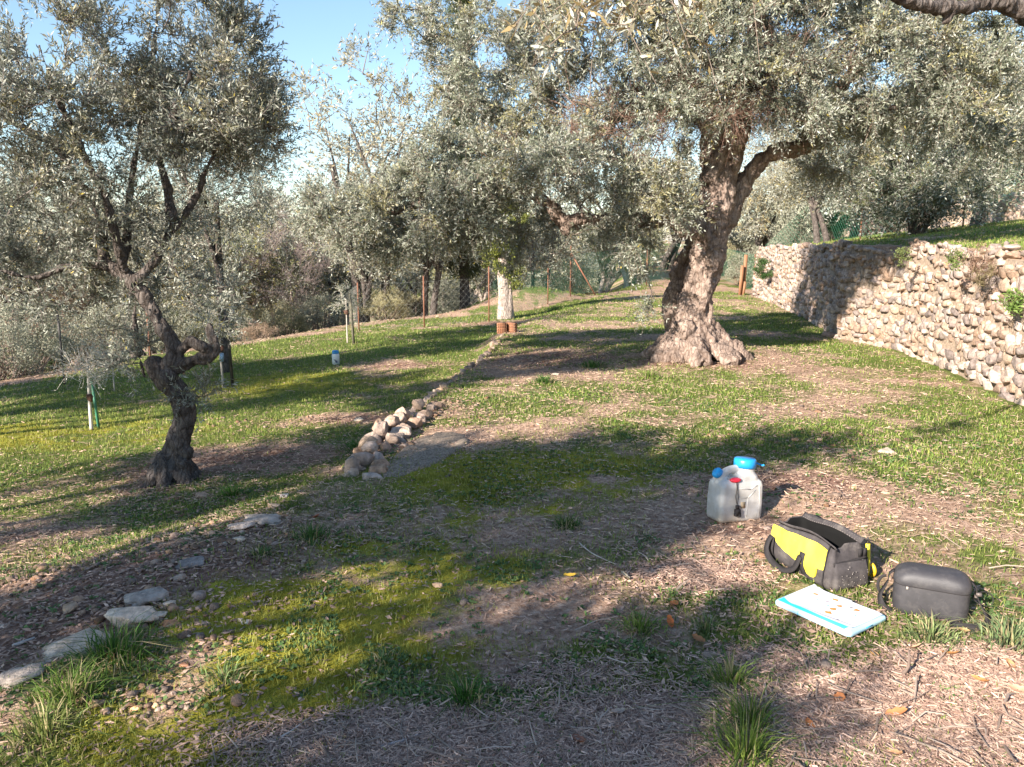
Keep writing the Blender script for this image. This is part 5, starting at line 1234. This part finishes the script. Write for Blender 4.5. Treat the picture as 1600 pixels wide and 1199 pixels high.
M_cloth = plain('dark_canvas', (.062, .055, .056), .85, .25, .25, 30, .5, 600, dirt=(.13, .115, .105))
M_web = plain('black_webbing', (.028, .025, .026), .8, .3, .2, 60, .5, 500)
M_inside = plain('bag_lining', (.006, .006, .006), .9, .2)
M_yel = plain('yellow_panel', (.72, .62, .06), .55, .4, .05, 12, .2, 700)
M_thr = plain('pale_stitching', (.35, .31, .28), .8, .2)
M_case = plain('black_matte_case', (.045, .043, .047), .5, .45, .15, 30, .25, 900, dirt=(.075, .07, .07))
M_red = plain('red_cap', (.75, .03, .06), .4, .5)
M_hdpe, _nt, _p = newmat('milky_plastic')
_co = texco(_nt); _n = noise(_nt, _co, 9, 5, .65)
_z = N(_nt, 'ShaderNodeSeparateXYZ'); _nt.links.new(_co, _z.inputs[0])
_c = ramp(_nt, [(.35, (.58, .55, .50)), (.6, (.72, .71, .69)), (.8, (.78, .78, .78))], _n)
_d = N(_nt, 'ShaderNodeMath', operation='MULTIPLY_ADD'); _nt.links.new(_z.outputs[2], _d.inputs[0]); _d.inputs[1].default_value = 5; _nt.links.new(_n, _d.inputs[2])
_c = mixc(_nt, (.52, .45, .37), _c, ramp(_nt, [(.45, (0,) * 3), (.9, (1,) * 3)], _d.outputs[0]))
_nt.links.new(_c, _p.inputs['Base Color']); _p.inputs['Roughness'].default_value = .38
_t = N(_nt, 'ShaderNodeBsdfTranslucent'); _nt.links.new(_c, _t.inputs[0]); _m = N(_nt, 'ShaderNodeMixShader'); _m.inputs[0].default_value = .22
_nt.links.new(_p.outputs[0], _m.inputs[1]); _nt.links.new(_t.outputs[0], _m.inputs[2]); _nt.links.new(_m.outputs[0], _nt.nodes['Material Output'].inputs[0])

# --- water carrier
wc0 = (G(1108, 813) + G(1186, 803)) / 2
wc = thing('water_carrier', 'translucent white plastic water carrier with blue lid, blue side cap and red plug', 'jerrycan')
A, Bh = .135, .07
rings = [rring(A - .016, Bh - .016, .015, .0), rring(A - .005, Bh - .005, .02, .007), rring(A, Bh, .022, .02), rring(A + .001, Bh + .001, .022, .10), rring(A - .001, Bh - .001, .022, .195), rring(A - .006, Bh - .006, .022, .212), rring(A - .022, Bh - .018, .02, .228), rring(A - .05, Bh - .03, .02, .236)]
body = loft(rings)
hump = loft([rring(.072, .062, .03, .19, .045, 0), rring(.068, .060, .04, .238, .045, 0), rring(.056, .054, .05, .262, .045, 0), rring(.050, .05, .049, .275, .045, 0)])
neck = lathe([(0, .25), (.052, .25), (.052, .292), (0, .292)]); neck = (neck[0] + [.05, 0, 0], neck[1])
hand = tube(*catmull(np.array([[-.105, 0, .20], [-.095, 0, .245], [-.06, 0, .268], [-.015, 0, .276], [.03, 0, .268]]), np.array([.032, .024, .021, .022, .03]), .01), 14)
spout = tube(np.array([[-.09, 0, .235], [-.118, 0, .262]]), np.array([.022, .02]), 14)
remeshed('can', [body, hump, neck, hand, spout], .0045, M_hdpe, wc)
for sgn in (-1,):     # raised panel lines moulded in the broad face
    mb = MB()
    for a, b in (((-.045, .186), (.045, .178)), ((.045, .178), (.085, .198)), ((-.04, .135), (.03, .132)), ((.03, .132), (.075, .172)), ((.03, .132), (.028, .03)), ((.10, .19), (.112, .03))):
        P = np.array([[a[0], sgn * (Bh + .0005), a[1]], [b[0], sgn * (Bh + .0005), b[1]]]); V, F = tube(P, [.0022, .0022], 6); mb.add(V, F)
    mb.build('moulded_rib', M_hdpe, wc, True, False)
V, F = slab(.03, .002, .034, (.0, -Bh - .0015, .095)); MB().add(V, F).build('paper_label', plain('brown_label', (.42, .33, .22), .8, .2, .2, 60), wc, False, False)
V, F = lathe([(.054, .283), (.059, .284), (.059, .305), (.058, .324), (.053, .331), (0, .332)], 40)
k = (np.arange(len(V)) % 40 % 2)[:, None]; V[:, :2] *= 1 - .025 * k * (np.abs(V[:, 2:3] - .305) < .015); o = mk('lid', V, F, M_blue, None, True, wc); o.location = (.05, 0, 0)
th = np.linspace(-1.15, 1.15, 14); P = np.stack([.05 + .058 + .045 * np.cos(th), -.015 + .045 * np.sin(th), .312 - .022 * np.cos(th)], 1); V, F = tube(P, np.full(14, .0045), 8); mk('lid_loop', V, F, M_blue, None, True, o).location = (-.05, 0, 0)
V, F = lathe([(0, 0), (.026, 0), (.029, .004), (.029, .02), (.024, .026), (0, .027)], 24); o = mk('side_cap', V, F, M_blue, None, True, wc); o.location = (-.114, 0, .252); o.rotation_euler = (0, rad(-52), 0)
# grey blob paints the finger hole's shade; red plug in front of the handle
D, F = BG[7]; o = mk('hand_recess_shade', nrm(D) * [.036, .012, .014], F, plain('recess_shade', (.3, .29, .28), .5), None, True, wc); o.location = (-.055, -.042, .234); o.rotation_euler = (rad(25), 0, 0)
o = mk('red_plug', nrm(D) * [.034, .020, .014], F, M_red, None, True, wc); o.location = (-.048, -.056, .230)
mb = MB()
for dx in (-.003, .004): V, F = tube(*catmull(np.array([[-.048 + dx, -.068, .226], [-.048 + dx * .6, -.0755, .19], [-.046 + dx * 2.2, -.0755, .14], [-.042, -.077, .10]]), np.full(4, .0016), .01), 6); mb.add(V, F)
mb.build('cord', M_web, wc, True, False)
mb = MB(); 
for c, s in (((-.041, -.08, .09), (.018, .012, .018)), ((-.042, -.083, .066), (.028, .018, .026)), ((-.052, -.084, .05), (.014, .014, .016)), ((-.030, -.084, .048), (.014, .014, .018)), ((-.040, -.082, .06), (.034, .012, .012))): mb.add(*slab(*s, c))
mb.build('buckle', M_web, wc, False, False)
V, F = lathe([(0, 0), (.012, 0), (.012, .03), (.016, .03), (.016, .045), (0, .046)], 16); o = mk('tap', V, F, M_blue, None, True, wc); o.location = (.13, .03, .09); o.rotation_euler = (0, rad(90), 0)
WCS = 1.12
c = wc0 + np.array([-.015, -.03, 0]); wc.scale = (WCS,) * 3
put3(wc, (c[0], c[1], g1(c[0], c[1]) - .004), rad(21), (rad(-2), rad(3)))

# --- tool bag
tb = thing('tool_bag', 'open charcoal canvas tool bag with yellow front panel', 'bag')
def bagring(a, b, z, cx=0, cy=0, r=.022): return rring(a, b, r, z, cx, cy)
R_ = [bagring(.18, .085, 0), bagring(.195, .10, .006), bagring(.2, .108, .03), bagring(.2, .110, .08), bagring(.198, .100, .13), bagring(.196, .088, .17), bagring(.195, .076, .2), bagring(.193, .072, .208), bagring(.188, .067, .205), bagring(.184, .068, .17), bagring(.184, .07, .06), bagring(.17, .06, .03)]
V, F = loft(R_); zf = sstep(.01, .08, V[:, 2]) 
w_ = fbm(V * [1, 1, .7], 14, 3, 5); V[:, 0] += .007 * w_ * zf; V[:, 1] += .009 * fbm(V + 5, 11, 3, 6) * zf; V[:, 2] += (.012 * np.sin(V[:, 0] * 14 + 1) + .02 * (V[:, 0] < -.1) * (-V[:, 0] - .1) * 3) * sstep(.1, .2, V[:, 2])
# the gusset folds in at the near end
fold = np.exp(-((V[:, 0] - .2) / .04) ** 2) * sstep(.08, .2, V[:, 2]); V[:, 0] -= fold * .03 * (1 - (V[:, 1] / .1) ** 2); V[:, 2] -= .016 * (V[:, 1] < -.02) * sstep(.15, .19, V[:, 2])
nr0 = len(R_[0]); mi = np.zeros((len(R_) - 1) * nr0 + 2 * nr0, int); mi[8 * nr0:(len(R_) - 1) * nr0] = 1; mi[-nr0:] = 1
body = mk('body', V, F, None, None, True, tb, mats=[M_cloth, M_inside], midx=mi)
def face_y(x, z):       # front (−y) surface of the bag
    b = np.interp(z, [0, .03, .08, .13, .17, .2], [.09, .108, .110, .100, .088, .076])
    p = np.array([[x, -b, z]]); return -b + float(.009 * fbm(p + 5, 11, 3, 6)[0]) - .004
def panel(name, topz, botz, x0, x1, mat, n=30, off=.0):
    V = []; F = []; m = 8
    xsx = np.linspace(x0, x1, n)
    for i, x in enumerate(xsx):
        zt, zb = topz(x), botz(x)
        for j in range(m + 1):
            z = zb + (zt - zb) * j / m; y = face_y(x, z) - off; V.append([x, y, z])
        if i: 
            for j in range(m): k = i * (m + 1) + j; F.append([k - m - 1, k, k + 1, k - m])
    V = np.array(V); nV = len(V); F = np.array(F); V2 = V + [0, .005, 0]; 
    return mk(name, np.vstack([V, V2]), [F, F[:, ::-1] + nV], mat, None, True, tb)
topf = lambda x: .180 + .006 * math.sin(x * 14 + 1) + (.02 if x < -.1 else 0) * (-x - .1) * 3
botf = lambda x: float(np.interp(x, [-.192, -.16, -.15, -.13, -.06, .0, .045, .055, .065, .09, .115, .125, .13, .165], [.13, .125, .108, .10, .085, .075, .07, .045, .034, .030, .036, .06, .085, .09]))
panel('yellow_panel', topf, botf, -.192, .165, M_yel, 90, .008)
# zip tape and stitched rim
for sy, nm in ((-1, 'zip_tape'), (1, 'zip_tape')):
    P = [[x, sy * (.070 - .008 * math.cos(x * 8)) + (0 if sy < 0 else .002), (.195 if sy < 0 else .216) + .012 * math.sin(x * 14 + 1) + (.02 * (-x - .1) * 3 if x < -.1 else 0)] for x in np.linspace(-.19, .19, 12)]
    V, F = strap(P, .028, .004, (0, sy * -.75, .65)); mk(nm, V, F, M_cloth, None, False, tb)
    mb = MB(); Q, _ = catmull(np.array(P), np.ones(12), .006)
    for i in range(2, len(Q) - 2, 2): mb.add(*slab(.0035, .0018, .0018, Q[i] + [0, sy * .002, .004])); mb.add(*slab(.0035, .0018, .0018, Q[i] + [0, sy * -.011, -.004 if sy < 0 else -.006]))
    mb.build('stitching', M_thr, tb, False, False)
# lid flap fallen to the back
P = [[x, .108 + .012 * math.sin((x + .19) * 8), .205 - .01 * math.cos(x * 12)] for x in np.linspace(-.17, .19, 9)]
V, F = strap(P, .075, .004, (0, .35, .93)); V[:, 2] += .006 * fbm(V, 18, 2, 4); mk('flap', V, F, M_cloth, None, True, tb)
# carry handles: webbing on the front face, loop drooping to the ground
for x in (-.18, .035): 
    P = [[x, face_y(x, z) - .007, z] for z in (.0, .05, .09, .125)]; V, F = strap(P, .032, .004, (0, -1, 0)); mk('handle_strap', V, F, M_web, None, False, tb)
P = [[-.18, face_y(-.18, .125) - .012, .125], [-.183, -.135, .10], [-.172, -.15, .055], [-.12, -.155, .022], [-.05, -.152, .012], [.01, -.142, .04], [.032, face_y(.035, .10) - .014, .105]]
V, F = strap(P, .028, .004, [(0, -1, .1), (0, -.9, .5), (0, -.8, .6), (0, -.6, .8), (0, -.6, .8), (0, -.9, .4), (0, -1, .1)]); mk('handle', V, F, M_web, None, True, tb)
P = [[.12, .10, .12], [.12, .16, .09], [.05, .19, .02], [-.05, .19, .015], [-.12, .16, .08], [-.12, .10, .12]]
V, F = strap(P, .032, .005, (0, .8, .5)); mk('handle', V, F, M_web, None, True, tb)
# side pocket seam and end pocket
V, F = tube(np.array([[.163, face_y(.165, z) - .002, z] for z in np.linspace(.005, .2, 12)]), np.full(12, .0028), 6); mk('seam', V, F, M_web, None, True, tb)
P = [[.203, y, .125 + .05 * (y > 0) * y * 4] for y in (-.09, -.03, .03, .09)]; V, F = strap(P, .018, .004, (1, 0, 0)); mk('pocket_edge', V, F, M_web, None, True, tb)
V, F = loft([bagring(.012, .09, .005, .205, 0, .01), bagring(.02, .093, .03, .208, 0, .015), bagring(.018, .09, .09, .204, 0, .012), bagring(.010, .085, .13, .198, 0, .008)]); V[:, 0] += .004 * fbm(V, 20, 2, 3); mk('end_pocket', V, F, M_cloth, None, True, tb)
mb = MB(); rg2 = np.random.default_rng(8)
for _ in range(26):
    y = rg2.uniform(-.08, .08); z = rg2.uniform(.02, .12); mb.add(*slab(.002, rg2.uniform(.002, .006), rg2.uniform(.001, .003), (.2295, y, z)))
mb.build('chalk_mark', M_thr, tb, False, False)
mb = MB(); 
for y in (.05, .075): mb.add(*slab(.006, .02, .035, (.205, y, .165)))
mb.build('strap_buckle', M_web, tb, False, False)
e_ = rad(-70.4)
tbx = np.array([1.535, 3.665]); tb.scale = (1.08,) * 3; put3(tb, (tbx[0], tbx[1], g1(*tbx) - .002), e_)
# yellow hand tool standing in the loops of the far side
yt = thing('hand_tool', 'yellow handled tool in the side loops of the open bag', 'tool')
V, F = tube(*catmull(np.array([[.17, .125, .03], [.175, .128, .09], [.17, .122, .185]]), np.array([.012, .009, .01]), .01), 10, .1); mk('grip', V, F, M_yel, None, True, yt)
th = np.linspace(-2.2, 1.2, 16); V, F = tube(np.stack([.15 + .03 * np.cos(th), np.full(16, .165), .05 + .03 * np.sin(th)], 1), np.full(16, .009), 8); mk('ring_grip', V, F, plain('ochre_plastic', (.62, .40, .02), .45), None, True, yt)
V, F = tube(np.array([[.17, .122, .185], [.17, .12, .215]]), [.005, .004], 8); mk('shaft', V, F, M_dark, None, True, yt)
yt.scale = (1.08,) * 3; put3(yt, tuple(tb.location), e_)

# --- black camera bag
cbg = thing('camera_bag', 'small black rounded padded shoulder bag lying with its strap on the ground', 'bag')
a, b = .142, .073
V, F = loft([rring(a - .02, b - .02, .04, 0), rring(a - .005, b - .005, .045, .008), rring(a, b, .05, .03), rring(a + .001, b + .002, .05, .08), rring(a, b, .05, .1365)], True, False)
V[:, 1] += .003 * fbm(V, 9, 2, 3); mk('case', V, F, M_case, None, True, cbg)
V, F = loft([rring(a + .002, b + .002, .05, .1365), rring(a + .003, b + .003, .05, .139), rring(a + .004, b + .004, .05, .155), rring(a, b, .05, .175), rring(a - .010, b - .009, .05, .190), rring(a - .026, b - .024, .045, .200), rring(a - .05, b - .045, .026, .205)], False, True)
V[:, 2] += .003 * fbm(V, 9, 2, 4) - .006 * ((V[:, 0] / a) ** 2) * (V[:, 2] > .17); mk('lid', V, F, M_case, None, True, cbg)
ring = rring(a + .001, b + .001, .05, .1365); ring = np.vstack([ring, ring[:1]]); V, F = tube(ring, np.full(len(ring), .0032), 6, cap=False); mk('zip', V, F, M_web, None, True, cbg)
mb = MB().add(*slab(.008, .005, .012, (-.092, -b - .004, .128))); mb.build('zip_pull', M_thr, cbg, False, False)
# side tabs, strap and keeper loops
for s in (-1, 1):
    V, F = strap([[s * (a + .002), 0, .17], [s * (a + .02), 0, .15], [s * (a + .022), 0, .12]], .03, .004, (s, 0, .4)); mk('side_tab', V, F, M_web, None, True, cbg)
P = [[-a - .022, 0, .12], [-a - .035, -.01, .09], [-a - .05, -.03, .055], [-a - .035, -.055, .02], [-a - .0, -.07, .006]]; V, F = strap(P, .028, .003, [(-1, 0, .3), (-1, -.3, .3), (-1, -.6, .3), (-.4, -.8, .6), (0, -.7, .8)]); mk('strap', V, F, M_web, None, True, cbg)
th = np.linspace(0, 3.3, 12); P = np.stack([-a - .03 - .03 * np.sin(th), .02 + 0 * th, .085 + .045 * np.cos(th)], 1); V, F = strap(P, .012, .003, (0, 1, 0)); mk('strap_loop', V, F, M_web, None, True, cbg)
P = [[a + .022, 0, .12], [a + .045, -.01, .075], [a + .07, -.03, .035], [a + .06, -.07, .02], [a + .02, -.105, .018], [a - .03, -.11, .014], [a - .07, -.10, .008]]
V, F = strap(P, .036, .004, [(1, 0, .3), (.9, 0, .5), (.7, -.4, .5), (.3, -.9, .5), (0, -.95, .4), (0, -.95, .4), (0, -.9, .5)]); mk('strap', V, F, M_web, None, True, cbg)
th = np.linspace(-.6, 5.2, 20); P = np.stack([a + .052 + .036 * np.cos(th), .03 + .01 * np.sin(th * 2), .095 + .03 * np.sin(th)], 1); V, F = tube(P, np.full(20, .0022), 6); mk('cord', V, F, M_web, None, True, cbg)
mb = MB().add(*slab(.02, .012, .014, (a + .03, -.01, .125))); mb.add(*slab(.012, .03, .006, (a + .022, 0, .112))); mb.build('buckle', plain('grey_buckle', (.12, .1, .09), .5), cbg, False, False)
th = np.linspace(0, math.pi, 24); xs_ = np.linspace(-.05, .045, 24)
V, F = tube(np.stack([xs_, np.full(24, -b - .0025), .105 - .085 * np.sin(th) ** .6], 1), np.full(24, .0011), 5); mk('embossed_curve', V, F, M_case, None, True, cbg)
cbg.scale = (1.04,) * 3; put3(cbg, (1.845, 3.185, g1(1.845, 3.185)), rad(-26))

# --- clipboard box with papers
M_box = plain('pale_blue_plastic', (.40, .62, .74), .4, .5, .05, 20)
M_box2 = plain('blue_folder', (.03, .45, .72), .4, .5)
M_paper = plain('paper', (.66, .65, .68), .8, .2, .03, 20)
c4 = [G(1200, 948), G(1326, 1000), G(1382, 966), G(1259, 922)]
cc = sum(c4) / 4; ex_ = (c4[1] - c4[0] + c4[2] - c4[3]) / 2; ey_ = (c4[3] - c4[0] + c4[2] - c4[1]) / 2
ang = math.atan2(ex_[1], ex_[0]); LX = .375; LY = .28
bx = thing('clipboard_box', 'pale blue plastic clipboard case lying on the straw', 'clipboard')
V, F = loft([rring(LX / 2 - .006, LY / 2 - .006, .02, .0), rring(LX / 2, LY / 2, .022, .005), rring(LX / 2, LY / 2, .022, .018), rring(LX / 2 - .004, LY / 2 - .004, .02, .024)]); mk('case', V, F, M_box, None, True, bx)
mb = MB(); mb.add(*slab(.002, .0015, .018, (-.06, -LY / 2 - .0004, .012))); mb.add(*slab(.002, .0015, .018, (.10, -LY / 2 - .0004, .012))); mb.add(*slab(.0015, .05, .004, (LX / 2 + .0003, 0, .015))); mb.build('hinge_line', M_box2, bx, False, False)
V, F = slab(LX - .05, LY - .03, .002, (-.012, 0, .0252)); mk('folder', V, F, M_box2, None, False, bx)
V, F = loft([rring(.03, .012, .006, .02, -.0, LY / 2 - .02), rring(.028, .01, .006, .034, -.0, LY / 2 - .02)]); mk('clip', V, F, plain('steel_clip', (.5, .5, .52), .3, .6), None, True, bx)
bx_xy = cc[:2] + np.array([.0, -.04]); bz = max(p[2] for p in c4) + .004
put3(bx, (bx_xy[0], bx_xy[1], bz), ang)
pp = thing('paper_sheets', 'white printed sheets with orange patches lying on the clipboard case', 'papers')
def sheet(off, rot, z, curl, W_=.315, H_=.235):
    n, m = 24, 18; V = []; a = np.linspace(-.5, .5, n); b = np.linspace(-.5, .5, m)
    for y in b:
        for x in a:
            X_, Y_ = x * W_, y * H_; zz = z + curl * max(0, (-x - .38)) ** 1.5 * 1.2 + .0008 * math.sin(x * 9 + y * 5) + curl * .35 * max(0, -y - .4) * max(0, x + .5)
            V.append([off[0] + X_ * math.cos(rot) - Y_ * math.sin(rot), off[1] + X_ * math.sin(rot) + Y_ * math.cos(rot), zz])
    I = np.arange(n * m).reshape(m, n); F = np.stack([I[:-1, :-1], I[:-1, 1:], I[1:, 1:], I[1:, :-1]], -1).reshape(-1, 4); return np.array(V), F
V, F = sheet((.014, .008), -.01, .0285, .15); mk('sheet', V, F, M_paper, None, True, pp)
V, F = sheet((.006, .003), .035, .0315, .34); mk('sheet', V, F, M_paper, None, True, pp)
rr_ = np.random.default_rng(12)
marks = {'orange': ((.7, .22, .05), [(-.11, .05), (-.02, .075), (.02, .035), (.03, -.015), (.04, -.06), (.09, .055)]), 'grey': ((.35, .32, .36), [(-.03, .03), (.06, .065), (.09, -.09)]), 'teal': ((.1, .5, .5), [(-.07, .01), (-.005, -.005), (.115, .01), (-.12, -.03)])}
for nm, (c, ps) in marks.items():
    mb = MB()
    for x, y in ps:
        s = rr_.uniform(.010, .016) * (1 if nm != 'teal' else .5); n = 7; th = np.sort(rr_.uniform(0, 6.28, n)); r = s * rr_.uniform(.6, 1.1, n)
        P = np.stack([x + r * np.cos(th) * 1.4, y + r * np.sin(th), np.full(n, .0332)], 1); Vp = np.vstack([P, [[x, y, .0332]]]); mb.add(Vp, np.array([[i, (i + 1) % n, n] for i in range(n)]))
    mb.build('printed_patch', plain(nm + '_print', c, .8, .2), pp, False, False)
mb = MB()
for k in range(15):
    y = -.10 + k * .0135; x0 = rr_.uniform(-.13, .0); x1 = x0 + rr_.uniform(.02, .1)
    mb.add([[x0, y, .0331], [x1, y, .0331], [x1, y + .0014, .0331], [x0, y + .0014, .0331]], np.array([[0, 1, 2, 3]]))
mb.build('printed_line', plain('grey_ink', (.45, .45, .5), .8), pp, False, False)
put3(pp, (bx_xy[0], bx_xy[1], bz), ang)

# loose sticks that read singly
for i, (u0, v0, u1, v1, r, lab, c) in enumerate(((905, 850, 962, 885, .004, 'thin pale forked stick in the shaded grass at centre', (.5, .42, .35)), (1262, 1068, 1320, 1052, .006, 'pale straight stick left end by the spiky tufts', (.5, .4, .32)),
        (1290, 1150, 1390, 1195, .007, 'long curved stick crossing the lower part of the sunny mulch', (.42, .32, .25)), (1408, 1058, 1430, 1030, .008, 'short dark stick standing up behind the sunny mulch', (.15, .11, .09)),
        (1420, 1172, 1560, 1165, .006, 'long thin stick near the bottom right corner', (.45, .34, .27)), (420, 1165, 480, 1128, .005, 'bent grey twig on the moss near the bottom left', (.5, .45, .4)), (20, 1012, 55, 1000, .008, 'grey broken branch in the gravel at the left border', (.38, .35, .33)), (590, 1170, 660, 1150, .006, 'grey stick in the shaded mulch at the bottom', (.4, .34, .32)))):
    p, q = G(u0, v0), G(u1, v1); m = (p + q) / 2 + [0, 0, .012]; off = nrm(np.cross(q - p, [0, 0, 1.])) * np.linalg.norm(q - p) * .08
    if i == 3: q = p + [.03, .02, .09]; m = (p + q) / 2
    V, F = tube(*catmull(np.array([p + [0, 0, .006], m + off, q + [0, 0, .01]]) - p, np.array([r, r * .8, r * .5]), .03), 7, .1, i); o = mk('stick', V, F, M_twig, np.array(c), True); o.location = tuple(p); tag(o, lab, 'stick', 'sticks lying on the ground')
print('objects', len(bpy.data.objects))
